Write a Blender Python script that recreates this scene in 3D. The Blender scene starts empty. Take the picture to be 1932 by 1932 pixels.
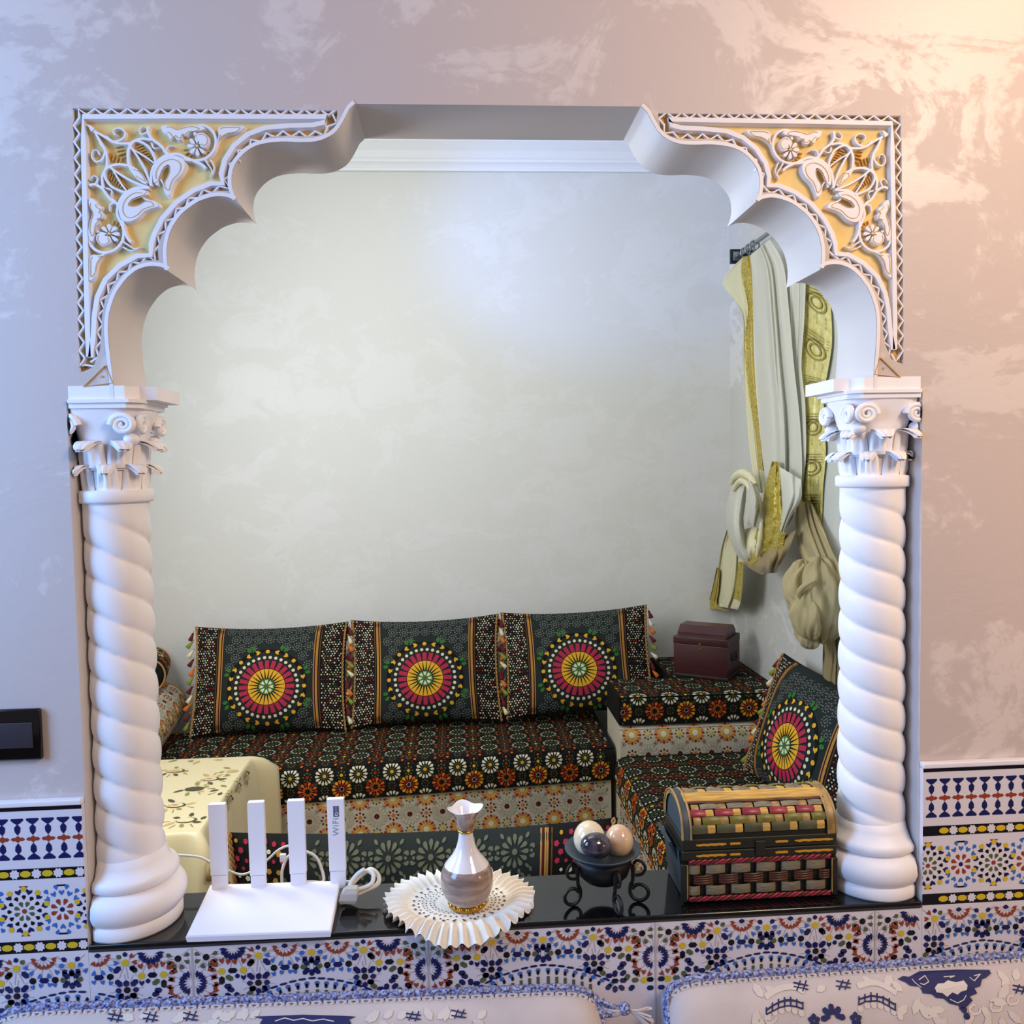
import bpy, math, random
from math import sin, cos, pi, sqrt, radians as R
from mathutils import Vector, Matrix
from mathutils.geometry import tessellate_polygon
sc = bpy.context.scene
COL = sc.collection
rnd = random.Random(7)

# ------------------------------------------------------------------ camera
F = 1600.0; VX, VY = 860.0, 880.0; ROLL = .0216; CAM = Vector((0, -1.45, 1.55))
Yc = Vector(((VX-966)/F, (966-VY)/F, -1)).normalized()
_z = Vector((-ROLL, 1, 0)); Zc = (_z - Yc*_z.dot(Yc)).normalized(); Xc = Yc.cross(Zc)
cd = bpy.data.cameras.new('camera'); cam = bpy.data.objects.new('camera', cd); COL.objects.link(cam)
cd.sensor_width = 36; cd.sensor_fit = 'HORIZONTAL'; cd.lens = F/1932*36; cd.clip_start = .02
M = Matrix(((Xc[0], Xc[1], Xc[2], CAM[0]), (Yc[0], Yc[1], Yc[2], CAM[1]), (Zc[0], Zc[1], Zc[2], CAM[2]), (0, 0, 0, 1)))
cam.matrix_world = M
sc.camera = cam
def ray(px, py):
    c = Vector(((px-966)/F, (966-py)/F, -1)); return Vector((c.dot(Xc), c.dot(Yc), c.dot(Zc)))
def PY(px, py, y=0.): r = ray(px, py); return CAM + r*((y-CAM[1])/r[1])
def PZ(px, py, z): r = ray(px, py); return CAM + r*((z-CAM[2])/r[2])
def PX(px, py, x): r = ray(px, py); return CAM + r*((x-CAM[0])/r[0])

# ------------------------------------------------------------------ materials
def lin(h):
    o = []
    for i in (0, 2, 4):
        c = int(h[i:i+2], 16)/255; o.append(c/12.92 if c <= .04045 else ((c+.055)/1.055)**2.4)
    return (*o, 1)
MATS = {}
def mat(name, col, rough=.6, metal=0., spec=.5, var=0., vscale=30., bump=0., bscale=200., sheen=0., emit=None, coat=0., col2=None, stretch=None, trans=0.):
    if name in MATS: return MATS[name]
    m = bpy.data.materials.new(name); m.use_nodes = True; nt = m.node_tree; N = nt.nodes; L = nt.links
    b = N['Principled BSDF']; b.inputs['Base Color'].default_value = lin(col); b.inputs['Roughness'].default_value = rough
    b.inputs['Metallic'].default_value = metal; b.inputs['Specular IOR Level'].default_value = spec
    b.inputs['Sheen Weight'].default_value = sheen; b.inputs['Coat Weight'].default_value = coat
    if emit: b.inputs['Emission Color'].default_value = lin(emit[0]); b.inputs['Emission Strength'].default_value = emit[1]
    tc = N.new('ShaderNodeTexCoord'); vec = tc.outputs['Object']
    if stretch:
        mp = N.new('ShaderNodeMapping'); mp.inputs['Scale'].default_value = stretch; L.new(vec, mp.inputs['Vector']); vec = mp.outputs[0]
    if var or col2:
        n = N.new('ShaderNodeTexNoise'); n.inputs['Scale'].default_value = vscale; n.inputs['Detail'].default_value = 4; L.new(vec, n.inputs['Vector'])
        rp = N.new('ShaderNodeValToRGB'); rp.color_ramp.elements[0].position = .35; rp.color_ramp.elements[1].position = .65
        c0 = lin(col); c1 = lin(col2) if col2 else tuple(min(1, c*(1+var)) for c in c0[:3])+(1,)
        if not col2: c0 = tuple(c*(1-var) for c in c0[:3])+(1,)
        rp.color_ramp.elements[0].color = c0; rp.color_ramp.elements[1].color = c1
        L.new(n.outputs['Fac'], rp.inputs[0]); L.new(rp.outputs[0], b.inputs['Base Color'])
    if bump:
        n2 = N.new('ShaderNodeTexNoise'); n2.inputs['Scale'].default_value = bscale; n2.inputs['Detail'].default_value = 3; L.new(vec, n2.inputs['Vector'])
        bp = N.new('ShaderNodeBump'); bp.inputs['Strength'].default_value = bump; bp.inputs['Distance'].default_value = .002
        L.new(n2.outputs['Fac'], bp.inputs['Height']); L.new(bp.outputs[0], b.inputs['Normal'])
    if trans:   # sheer cloth: part transparent, part translucent
        out = N['Material Output']; tr = N.new('ShaderNodeBsdfTransparent'); tl = N.new('ShaderNodeBsdfTranslucent'); tl.inputs[0].default_value = lin(col)
        m1 = N.new('ShaderNodeMixShader'); m1.inputs[0].default_value = .3; L.new(b.outputs[0], m1.inputs[1]); L.new(tl.outputs[0], m1.inputs[2])
        m2 = N.new('ShaderNodeMixShader'); m2.inputs[0].default_value = trans; L.new(m1.outputs[0], m2.inputs[1]); L.new(tr.outputs[0], m2.inputs[2])
        L.new(m2.outputs[0], out.inputs[0])
    MATS[name] = m
    return m

def plaster(name, c_lo, c_hi, scale=3.2, rough=(.30, .55), amount=.55, seed=0., spec=.6):
    """trowelled pearl plaster: broken paler flakes over a duller ground"""
    m = bpy.data.materials.new(name); m.use_nodes = True; nt = m.node_tree; N = nt.nodes; L = nt.links; b = N['Principled BSDF']
    tc = N.new('ShaderNodeTexCoord'); mp = N.new('ShaderNodeMapping'); mp.inputs['Location'].default_value = (seed, seed*.7, seed*1.3)
    mp.inputs['Rotation'].default_value = (.0, .5, .2); mp.inputs['Scale'].default_value = (1, 1, 1.35)
    L.new(tc.outputs['Object'], mp.inputs[0])
    n1 = N.new('ShaderNodeTexNoise'); n1.inputs['Scale'].default_value = scale; n1.inputs['Detail'].default_value = 9; n1.inputs['Roughness'].default_value = .68; n1.inputs['Distortion'].default_value = 1.1
    n2 = N.new('ShaderNodeTexNoise'); n2.inputs['Scale'].default_value = scale*.45; n2.inputs['Detail'].default_value = 3
    n3 = N.new('ShaderNodeTexNoise'); n3.inputs['Scale'].default_value = scale*9; n3.inputs['Detail'].default_value = 6; n3.inputs['Distortion'].default_value = .8
    for n in (n1, n2, n3): L.new(mp.outputs[0], n.inputs['Vector'])
    ad = N.new('ShaderNodeMath'); ad.operation = 'MULTIPLY_ADD'; L.new(n2.outputs['Fac'], ad.inputs[0]); ad.inputs[1].default_value = .7; L.new(n1.outputs['Fac'], ad.inputs[2])
    ad2 = N.new('ShaderNodeMath'); ad2.operation = 'MULTIPLY_ADD'; L.new(n3.outputs['Fac'], ad2.inputs[0]); ad2.inputs[1].default_value = .22; L.new(ad.outputs[0], ad2.inputs[2])
    rp = N.new('ShaderNodeValToRGB'); e = rp.color_ramp.elements
    e[0].position = .80; e[1].position = 1.06 if False else 1.0
    mr = N.new('ShaderNodeMapRange'); mr.inputs['From Min'].default_value = .96-.12*(amount-.5); mr.inputs['From Max'].default_value = 1.05-.12*(amount-.5); mr.interpolation_type = 'SMOOTHSTEP'
    L.new(ad2.outputs[0], mr.inputs['Value'])
    e[0].position = 0; e[1].position = 1; e[0].color = lin(c_lo); e[1].color = lin(c_hi); L.new(mr.outputs[0], rp.inputs[0]); L.new(rp.outputs[0], b.inputs['Base Color'])
    mr2 = N.new('ShaderNodeMapRange'); mr2.inputs['To Min'].default_value = rough[1]; mr2.inputs['To Max'].default_value = rough[0]; L.new(mr.outputs[0], mr2.inputs['Value']); L.new(mr2.outputs[0], b.inputs['Roughness'])
    b.inputs['Specular IOR Level'].default_value = spec
    bp = N.new('ShaderNodeBump'); bp.inputs['Strength'].default_value = .35; bp.inputs['Distance'].default_value = .004
    L.new(ad2.outputs[0], bp.inputs['Height']); L.new(bp.outputs[0], b.inputs['Normal'])
    MATS[name] = m
    return m

# ------------------------------------------------------------------ mesh builder
class MB:
    def __init__(s): s.v = []; s.f = []; s.m = []; s.sm = []; s.mats = []
    def mi(s, m):
        if m not in s.mats: s.mats.append(m)
        return s.mats.index(m)
    def add(s, vs, fs, m, smooth=False):
        o = len(s.v); s.v += [tuple(p) for p in vs]; k = s.mi(m)
        for f in fs: s.f.append([i+o for i in f]); s.m.append(k); s.sm.append(smooth)
    def poly(s, vs, m): s.add(vs, [list(range(len(vs)))], m)
    def box(s, lo, hi, m, bev=0.):
        (a, b, c), (d, e, f) = lo, hi
        if bev <= 0:
            vs = [(a, b, c), (d, b, c), (d, e, c), (a, e, c), (a, b, f), (d, b, f), (d, e, f), (a, e, f)]
            s.add(vs, [[0, 3, 2, 1], [4, 5, 6, 7], [0, 1, 5, 4], [1, 2, 6, 5], [2, 3, 7, 6], [3, 0, 4, 7]], m); return
        # rounded box: superellipse-free, 3-segment bevel through stacked inset loops
        n = 4; rings = []
        def loop(ins, z):
            pts = []
            for cx, cy, a0 in ((d-bev, e-bev, 0), (a+bev, e-bev, 90), (a+bev, b+bev, 180), (d-bev, b+bev, 270)):
                for k in range(n+1):
                    t = R(a0+90*k/n); rr = max(bev-ins, 1e-5); pts.append((cx+rr*cos(t), cy+rr*sin(t), z))
            return pts
        for k in range(n+1):
            t = pi/2*k/n; rings.append(loop(bev*(1-sin(t)), c+bev*(1-cos(t))))
        for k in range(n+1):
            t = pi/2*k/n; rings.append(loop(bev*(1-cos(t)), f-bev*(1-sin(t))))
        s.loft(rings, m, True, True, True)
    def loft(s, rings, m, closed=True, cap=False, smooth=True):
        n = len(rings[0]); vs = [p for r in rings for p in r]; fs = []
        for i in range(len(rings)-1):
            for j in range(n if closed else n-1):
                k = (j+1) % n; fs.append([i*n+j, i*n+k, (i+1)*n+k, (i+1)*n+j])
        s.add(vs, fs, m, smooth)
        if cap: s.add(rings[0], [list(range(n))[::-1]], m); s.add(rings[-1], [list(range(n))], m)
    def lathe(s, prof, m, c=(0, 0, 0), n=32, cap=True, sq=None, smooth=True):
        rings = [[(c[0]+r*cos(2*pi*j/n), c[1]+r*sin(2*pi*j/n), c[2]+z) for j in range(n)] for r, z in prof]
        s.loft(rings, m, True, cap, smooth)
    def tube(s, pts, r, m, n=8, closed=False, flat=1.):
        pts = [Vector(p) for p in pts]; rings = []; up = None
        for i, p in enumerate(pts):
            a = pts[i-1] if i or closed else p; b = pts[(i+1) % len(pts)] if i < len(pts)-1 or closed else p
            t = (b-a); t = t.normalized() if t.length > 1e-9 else Vector((0, 0, 1))
            if up is None: up = Vector((0, 0, 1)) if abs(t.z) < .9 else Vector((1, 0, 0))
            u = (up - t*up.dot(t)); u = u.normalized() if u.length > 1e-6 else t.orthogonal().normalized(); w = t.cross(u); up = u
            rr = r[i] if isinstance(r, (list, tuple)) else r
            rings.append([p+u*rr*flat*cos(2*pi*k/n)+w*rr*sin(2*pi*k/n) for k in range(n)])
        if closed: rings.append(rings[0])
        s.loft(rings, m, True, not closed, True)
    def grid(s, fn, nu, nv, m, smooth=True, mf=None, wrapu=False):
        vs = [fn(i/nu, j/nv) for j in range(nv+1) for i in range(nu+1)]; o = len(s.v); s.v += [tuple(p) for p in vs]
        for j in range(nv):
            for i in range(nu):
                a = o+j*(nu+1)+i; s.f.append([a, a+1, a+nu+2, a+nu+1]); s.m.append(s.mi(mf(i/nu, j/nv) if mf else m)); s.sm.append(smooth)
    def ball(s, c, r, m, n=14, sc_=(1, 1, 1)):
        prof = [(sin(pi*i/n), -cos(pi*i/n)) for i in range(n+1)]
        rings = [[(c[0]+r*sc_[0]*max(a, 1e-4)*cos(2*pi*j/(2*n)), c[1]+r*sc_[1]*max(a, 1e-4)*sin(2*pi*j/(2*n)), c[2]+r*sc_[2]*z) for j in range(2*n)] for a, z in prof]
        s.loft(rings, m, True, False, True)
    def build(s, name, parent=None, loc=None, rot=None):
        me = bpy.data.meshes.new(name); me.from_pydata(s.v, [], s.f)
        for m in s.mats: me.materials.append(m if not isinstance(m, str) else MATS[m])
        me.polygons.foreach_set('material_index', s.m); me.polygons.foreach_set('use_smooth', s.sm); me.update()
        o = bpy.data.objects.new(name, me); COL.objects.link(o)
        if parent: o.parent = parent
        if loc: o.location = loc
        if rot: o.rotation_euler = rot
        return o
def tag(o, label=None, cat=None, group=None, kind=None):
    if label: o['label'] = label
    if cat: o['category'] = cat
    if group: o['group'] = group
    if kind: o['kind'] = kind
    return o
def thing(name, label, cat, loc=(0, 0, 0), rot=(0, 0, 0), group=None):
    o = bpy.data.objects.new(name, None); COL.objects.link(o); o.location = loc; o.rotation_euler = rot; o.empty_display_size = .05
    return tag(o, label, cat, group)
def copy_thing(root, loc, rot, label, group=None):
    r = root.copy(); COL.objects.link(r); r.location = loc; r.rotation_euler = rot; r['label'] = label
    def kids(a, b):
        for ch in list(a.children):
            if ch in done: continue
            c = ch.copy(); COL.objects.link(c); c.parent = b; done.add(c); kids(ch, c)
    done = set(); kids(root, r)
    return r
def spline(pts, n=8, closed=False):
    """Catmull-Rom through pts"""
    P = [Vector(p) for p in pts]; out = []; L = len(P)
    rng = range(L if closed else L-1)
    for i in rng:
        p0 = P[(i-1) % L] if closed or i else P[0]; p1 = P[i]; p2 = P[(i+1) % L]; p3 = P[(i+2) % L] if closed or i+2 < L else P[-1]
        for k in range(n):
            t = k/n; out.append(.5*((2*p1)+(p2-p0)*t+(2*p0-5*p1+4*p2-p3)*t*t+(3*p1-p0-3*p2+p3)*t**3))
    if not closed: out.append(P[-1])
    return out

# ------------------------------------------------------------------ flat motifs: lists of (polygon, material)
def ngon(cx, cy, r, n, m, a0=0., sx=1., sy=1.): return ([(cx+r*sx*cos(a0+2*pi*k/n), cy+r*sy*sin(a0+2*pi*k/n)) for k in range(n)], m)
def petal(cx, cy, a, r0, r1, w, m, shape=0):
    """shape 0 leaf, 1 wedge, 2 bar, 3 arrow/fishtail, 4 teardrop (wide outside)"""
    c, s = cos(a), sin(a); T = lambda r, t: (cx+r*c-t*s, cy+r*s+t*c); h = w/2; d = r1-r0
    if shape == 5: P = [T(r0, 0), T(r0+d*.5, h), T(r1, h*.9), T(r0+d*.82, 0), T(r1, -h*.9), T(r0+d*.5, -h)]
    elif shape == 0: P = [T(r0, 0), T(r0+d*.3, h), T(r0+d*.7, h), T(r1, 0), T(r0+d*.7, -h), T(r0+d*.3, -h)]
    elif shape == 1: P = [T(r0, h*.15), T(r1, h), T(r1, -h), T(r0, -h*.15)]
    elif shape == 2: P = [T(r0, h), T(r1, h), T(r1, -h), T(r0, -h)]
    elif shape == 3: P = [T(r0, 0), T(r0+d*.5, h), T(r1, h*.95), T(r0+d*.78, 0), T(r1, -h*.95), T(r0+d*.5, -h)]
    else: P = [T(r0, 0), T(r0+d*.6, h*.9), T(r1-d*.1, h*.75), T(r1, 0), T(r1-d*.1, -h*.75), T(r0+d*.6, -h*.9)]
    return (P, m)
def ring(cx, cy, n, r0, r1, w, m, shape=0, a0=0., arc=None, alt=None):
    out = []
    for k in range(n):
        a = a0+2*pi*k/n
        if arc is None or arc(a): out.append(petal(cx, cy, a, r0, r1, w, (alt if alt and k % 2 else m), shape))
    return out
def hexa(cx, cy, a, l, w, m):
    c, s = cos(a), sin(a); T = lambda r, t: (cx+r*c-t*s, cy+r*s+t*c)
    return ([T(-l/2, 0), T(-l*.28, w/2), T(l*.28, w/2), T(l/2, 0), T(l*.28, -w/2), T(-l*.28, -w/2)], m)
def stamp(mb, S, motifs, off=.0006, clip=None):
    """lay flat motifs on a surface S(u,v)->(point, normal); fans so that they follow the curve"""
    for ii, (P, m) in enumerate(motifs):
        cx = sum(p[0] for p in P)/len(P); cy = sum(p[1] for p in P)/len(P)
        if clip and not clip(cx, cy): continue
        vs = []
        for (u, v) in [(cx, cy)]+list(P):
            p, n = S(u, v); vs.append(p+n*(off+1.2e-5*(ii % 23)))
        k = len(P); mb.add(vs, [[0, 1+i, 1+(i+1) % k] for i in range(k)], m)
_lift = [0]
def ribbon(mb, pts, w, y0, y1, m, closed=False, taper=False, edge=None):
    """raised strip on the XZ plane: from y0 (ground) to y1 (face, towards the viewer)"""
    _lift[0] += 1; y1 = y1-2.2e-5*(_lift[0] % 31)
    P = [Vector((p[0], p[1])) for p in pts]; n = len(P); L = []
    for i in range(n):
        a = P[i-1] if i or closed else P[i]; b = P[(i+1) % n] if i < n-1 or closed else P[i]
        t = (b-a); t = t.normalized() if t.length > 1e-9 else Vector((1, 0)); q = Vector((-t.y, t.x))
        ww = w*(1. if not taper else max(.12, sin(pi*min(1., .08+i/(n-1)*.92)) if taper == 2 else 1-.75*i/(n-1)))
        L.append((P[i]+q*ww/2, P[i]+q*ww*.33, P[i]-q*ww*.33, P[i]-q*ww/2))
    rings = [[(l[0].x, y0, l[0].y), (l[1].x, y1, l[1].y), (l[2].x, y1, l[2].y), (l[3].x, y0, l[3].y)] for l in L]
    if closed: rings.append(rings[0])
    mb.loft(rings, m, False, False, False)
    if not closed:
        for r in (rings[0], rings[-1]): mb.poly(r, m)
def pad(mb, pts, y0, y1, m, inset=.12):
    """raised flat shape (leaf) with sloping edge"""
    _lift[0] += 1; y1 = y1-2.2e-5*(_lift[0] % 31)
    n = len(pts); cx = sum(p[0] for p in pts)/n; cz = sum(p[1] for p in pts)/n
    o = [(p[0], y0, p[1]) for p in pts]; i_ = [(p[0]+(cx-p[0])*inset, y1, p[1]+(cz-p[1])*inset) for p in pts]
    mb.loft([o, i_], m, True, False, False)
    tri = tessellate_polygon([[Vector((p[0], p[2], 0)) for p in i_]]); mb.add(i_, [list(t) for t in tri], m)
# ------------------------------------------------------------------ shell of the two rooms
T = .15                         # wall thickness
XM = .086                       # the arch is symmetric about this line
LZ = .752                       # top of the stone ledge
mat('white_plaster', 'e6e3e6', .55, var=.02, vscale=20, bump=.08, bscale=60)
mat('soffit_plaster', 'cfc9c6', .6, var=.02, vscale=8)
mat('ochre', 'e6c985', .7, var=.06, vscale=25)
mat('groove', 'c9a878', .8)
mat('ochre_dark', 'cda45a', .75, var=.06, vscale=25)
plaster('plaster_front', 'c6b8b2', 'd6cac4', 3.6, (.36, .5), .5, 3.1, .38)
plaster('plaster_back', 'd7d7d2', 'dbdbd8', 4.6, (.40, .52), .5, 11.7, .25)
plaster('plaster_side', 'c8c8c2', 'dadad6', 4.0, (.3, .5), .5, 21.)

def Z1(p): q = PY(100+.33126*p[0], 170+.33126*p[1], 0); return (q.x, q.z)
front_half = [(345,1665),(335,1580),(325,1500),(318,1425),(315,1350),(320,1280),(335,1220),(358,1160),(390,1110),(425,1067),(470,1030),(510,1012),(550,1003),(590,1003),(630,1012),(662,1035),
 'c',(652,985),(648,920),(655,860),(672,800),(700,750),(735,705),(780,668),(825,638),(870,620),(910,609),(950,605),(1000,612),(1050,634),
 'c',(1028,580),(1018,530),(1020,480),(1030,440),(1050,405),(1082,368),(1120,338),(1165,316),(1220,303),(1275,297),(1330,295),(1390,298),(1450,298),(1495,294),(1535,284),(1570,268),(1602,247),(1625,222),(1643,195),(1660,165),(1675,135),(1690,108),(1722,78)]
CUT = []
def lobes(pts, k=3):
    seg = [[]]
    for p in pts:
        if p == 'c': seg.append([seg[-1][-1]])
        else: seg[-1].append((*p, 0))
    out = []; CUT[:] = [0]
    for i, s_ in enumerate(seg): q = [(v.x, v.y) for v in spline(s_, k)]; out += q if i == 0 else q[1:]; CUT.append(len(out)-1)
    return out
half = [Z1(p) for p in lobes(front_half)]          # left half of the arch line, from the capital up
zs = PY(214, 722, 0).z
half[0] = (half[0][0], zs-.03)
JL, JR = -.638, 2*XM+.638+.012                           # jamb faces below the capitals
mir = lambda p: (2*XM-p[0], p[1])
zi = half[0][1]
opening = [(JL, LZ-.03), (JL, zi)] + half + [mir(p) for p in half[::-1]] + [(JR, zi), (JR, LZ-.03)]
# carved panel outline (left), world XZ
zig_in = [(1612,138),(1602,200),(1560,238),(1500,254),(1440,256),(1330,252),(1235,258),(1142,297),(1072,355),(1017,436),(995,515),(995,566),(930,566),(832,595),(742,663),(662,742),(607,838),(590,902),(594,962),(520,962),(432,1010),(352,1080),(290,1188),(272,1290),(268,1400),(260,1480),(232,1556)]
def offs(line, d):
    out = []
    for i, p in enumerate(line):
        a, c = Vector(line[max(0, i-1)]), Vector(line[min(len(line)-1, i+1)]); pv = Vector(p); t0 = (pv-a); t1 = (c-pv)
        t0 = t0.normalized() if t0.length else t1.normalized(); t1 = t1.normalized() if t1.length else t0
        q = Vector((-t0.y, t0.x))+Vector((-t1.y, t1.x)); q.normalize(); k = max(.6, q.dot(Vector((-t0.y, t0.x)))); out.append(tuple(pv+q*(d/k)))
    return out
zig_in = offs(zig_in, 5)
pan_out = [Z1(p) for p in [(110,103),(700,106),(1200,112),(1618,115)]+offs(zig_in, -12)[:-1]+[(228,1578),(190,1595),(150,1612),(140,1400),(128,900),(112,300)]]
HX = (-3.2, 3.4); ZT = 3.3
def face(mb, outer, holes, y, m, flip=False):
    loops = [[Vector((p[0], p[1], 0)) for p in l] for l in [outer]+holes]; flat = [p for l in loops for p in l]
    mb.add([(p.x, y, p.y) for p in flat], [list(t) if not flip else list(t)[::-1] for t in tessellate_polygon(loops)], m)
wf = MB()
outer = [(HX[0], 0), (HX[1], 0), (HX[1], ZT), (HX[0], ZT)]
panR = [mir(p) for p in pan_out]
face(wf, outer, [opening, pan_out, panR], 0, 'plaster_front')
face(wf, outer, [opening], T, 'plaster_side')
def rim(mb, loop, y0, y1, m):
    n = len(loop)
    for i in range(n):
        a, b = loop[i], loop[(i+1) % n]; mb.add([(a[0], y0, a[1]), (b[0], y0, b[1]), (b[0], y1, b[1]), (a[0], y1, a[1])], [[0, 1, 2, 3]], m)
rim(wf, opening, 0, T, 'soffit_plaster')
for pn in (pan_out, panR):
    rim(wf, pn, 0, .012, 'white_plaster'); face(wf, pn, [], .012, 'plaster_front')
# outer rim
rim(wf, outer, 0, T, 'plaster_side')
tag(wf.build('wall_front'), kind='structure')
# thin plain lip of smooth plaster along the arch line (the pale band between carving and soffit)
lip = MB()
for sgn in (0, 1):
    line = half if not sgn else [mir(p) for p in half]
    for li, (ia, ic) in enumerate(zip(CUT[:-1], CUT[1:])):
        part = line[ia+(1 if li else 0):ic+(0 if li < len(CUT)-2 else 1)]; y_ = -.0015-.0001*li
        lip.loft([[(p[0], y_, p[1]), (q[0], y_, q[1]), (q[0], .001, q[1])] for p, q in zip(part, offs(part, -.0062 if sgn else .0062))], 'white_plaster', False, False, False)
tag(lip.build('trim_1'), kind='structure')

YB, XRW, XLW, ZC2 = 2.32, 1.24, -1.42, 2.99
def wallbox(name, lo, hi, m):
    b = MB(); b.box(lo, hi, m); return tag(b.build(name), kind='structure')
wallbox('wall_back', (XLW-.1, YB, 0), (XRW+.1, YB+.1, ZC2+.1), 'plaster_back')
wallbox('wall_right', (XRW, T, 0), (XRW+.1, YB, ZC2+.1), 'plaster_side')
wallbox('wall_left', (XLW-.1, T, 0), (XLW, YB, ZC2+.1), 'plaster_side')
mat('ceiling_white', 'e4e4e0', .7)
wallbox('ceiling', (XLW-.1, T, ZC2), (XRW+.1, YB+.1, ZC2+.1), 'ceiling_white')
mat('floor_tile', '6d625a', .35, var=.1, vscale=4)
wallbox('floor', (-4, -4, -.1), (4.2, YB+.1, 0), 'floor_tile')
# cornice on the back wall
mat('cornice_white', 'e9ebec', .5)
zc0 = PY(850, 325, YB).z
prof = [(0, zc0), (.018, zc0), (.018, zc0+.012), (.012, zc0+.016), (.024, zc0+.03), (.03, zc0+.034), (.03, zc0+.044), (.036, zc0+.05), (.05, zc0+.075), (.075, zc0+.1), (.08, zc0+.104), (.08, zc0+.118), (.095, zc0+.124), (.095, zc0+.15), (.10, ZC2), (0, ZC2)]
cb = MB(); cb.loft([[(XLW, YB-d, z) for d, z in prof], [(XRW, YB-d, z) for d, z in prof]], 'cornice_white', True, True, False)
tag(cb.build('trim_2'), kind='structure')
cb = MB(); cb.loft([[(XRW-d, T, z) for d, z in prof], [(XRW-d, YB, z) for d, z in prof]], 'cornice_white', True, True, False)
tag(cb.build('trim_3'), kind='structure')

# ------------------------------------------------------------------ stone ledge
mat('black_stone', '0b0d0f', .09, spec=.7, var=.15, vscale=60)
b = MB(); b.box((JL+.001, -.014, LZ-.0126), (JR-.001, T+.005, LZ), 'black_stone', .003)
tag(b.build('stone_ledge'), 'polished black stone ledge under the scalloped arch carrying router, vase and wicker chest', 'ledge')
# worn white chips of grout along its two long edges
mat('grout', 'd8d2cc', .9)

# ------------------------------------------------------------------ carved spandrels
zig_out = [(1612,125),(1200,122),(700,118),(130,122),(133,300),(146,900),(158,1400),(165,1590),(232,1560)]
band_o = [(1560,152),(1200,152),(700,150),(172,152),(174,300),(186,900),(196,1350),(204,1520),(215,1520),(230,1400),(236,1280),(252,1180),(298,1080),(380,1000),(480,945),(556,940),(560,880),(577,820),(622,732),(702,640),(800,572),(900,533),(966,532),(957,480),(977,400),(1030,317),(1110,252),(1210,215),(1350,203),(1480,200),(1540,186)]
ivory = 'white_plaster'
def mirror_line(l): return [(y+2, x-2) for x, y in l]
stems = [ # open ribbons (zoom coordinates), width, taper
 ([(232,232),(290,262),(340,292),(385,303),(432,302)], 17, 0),
 ([(300,262),(345,292),(395,275),(408,240),(380,216),(345,226),(345,250),(366,254)], 17, 1),
 ([(430,306),(480,288),(540,318),(572,375),(584,420)], 17, 0), ([(432,330),(424,380),(430,425),(452,470)], 16, 0),
 ([(430,308),(478,375),(525,460),(556,545)], 16, 0), ([(430,425),(425,350),(455,295),(505,276),(560,282)], 18, 0),
 ([(440,330),(520,375),(575,415)], 12, 0),
 ([(556,545),(560,470),(582,420),(630,378),(700,362),(760,385),(840,418),(868,442)], 20, 0),
 ([(545,205),(538,235),(560,275),(610,312),(640,352),(690,382),(790,398),(862,390),(912,345),(926,285),(902,225),(850,200),(812,215),(806,258)], 19, 0),
 ([(912,345),(935,290),(955,262),(1000,240),(1050,225)], 16, 1), ([(862,390),(880,420),(905,460),(895,495)], 15, 1), ([(895,395),(915,440),(905,480)], 12, 1), ([(640,352),(655,322),(690,318)], 15, 1), ([(560,300),(572,330),(610,325)], 14, 1),
 ([(545,235),(505,250),(490,228),(515,205)], 14, 1), ([(590,540),(600,500),(625,530),(640,580),(660,600)], 18, 1),
 ([(690,420),(700,385),(735,390),(722,418)], 14, 0), ([(720,440),(690,500),(655,560),(652,600)], 12, 1)]
leaves = [[(566,530),(560,470),(590,410),(640,372),(700,362),(750,385),(762,430),(740,480),(700,520),(678,570),(664,612),(634,590),(630,545),(655,500),(670,455),(660,420),(625,440),(606,480),(590,520)],
 [(606,205),(650,200),(700,222),(760,205),(830,196),(880,215),(850,232),(790,240),(762,262),(740,258),(732,285),(705,288),(690,270),(665,280),(645,250),(625,240)],
 [(935,225),(960,205),(1040,203),(1098,205),(1065,238),(1000,250),(955,275),(930,300),(938,262)],
 [(440,445),(480,450),(520,490),(545,535),(505,515),(465,490)], [(815,255),(850,240),(885,262),(890,300),(868,330),(840,318)]]
flower = (820, 318)
def hatch():
    L = []
    for k in range(7): L.append([(452+22*k-4, 322+17*k+10), (478+20*k, 300+22*k+34)])
    for k in range(9): a = .4+k*.32; L.append([(flower[0]+62*cos(a), flower[1]+62*sin(a)), (flower[0]+84*cos(a), flower[1]+80*sin(a))])
    for k in range(8): L.append([(470+13*k, 318+13*k), (500+11*k, 306+14*k)])
    for k in range(4): L.append([(350+8*k, 318+22*k), (385+12*k, 312+18*k)])
    return L
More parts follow.
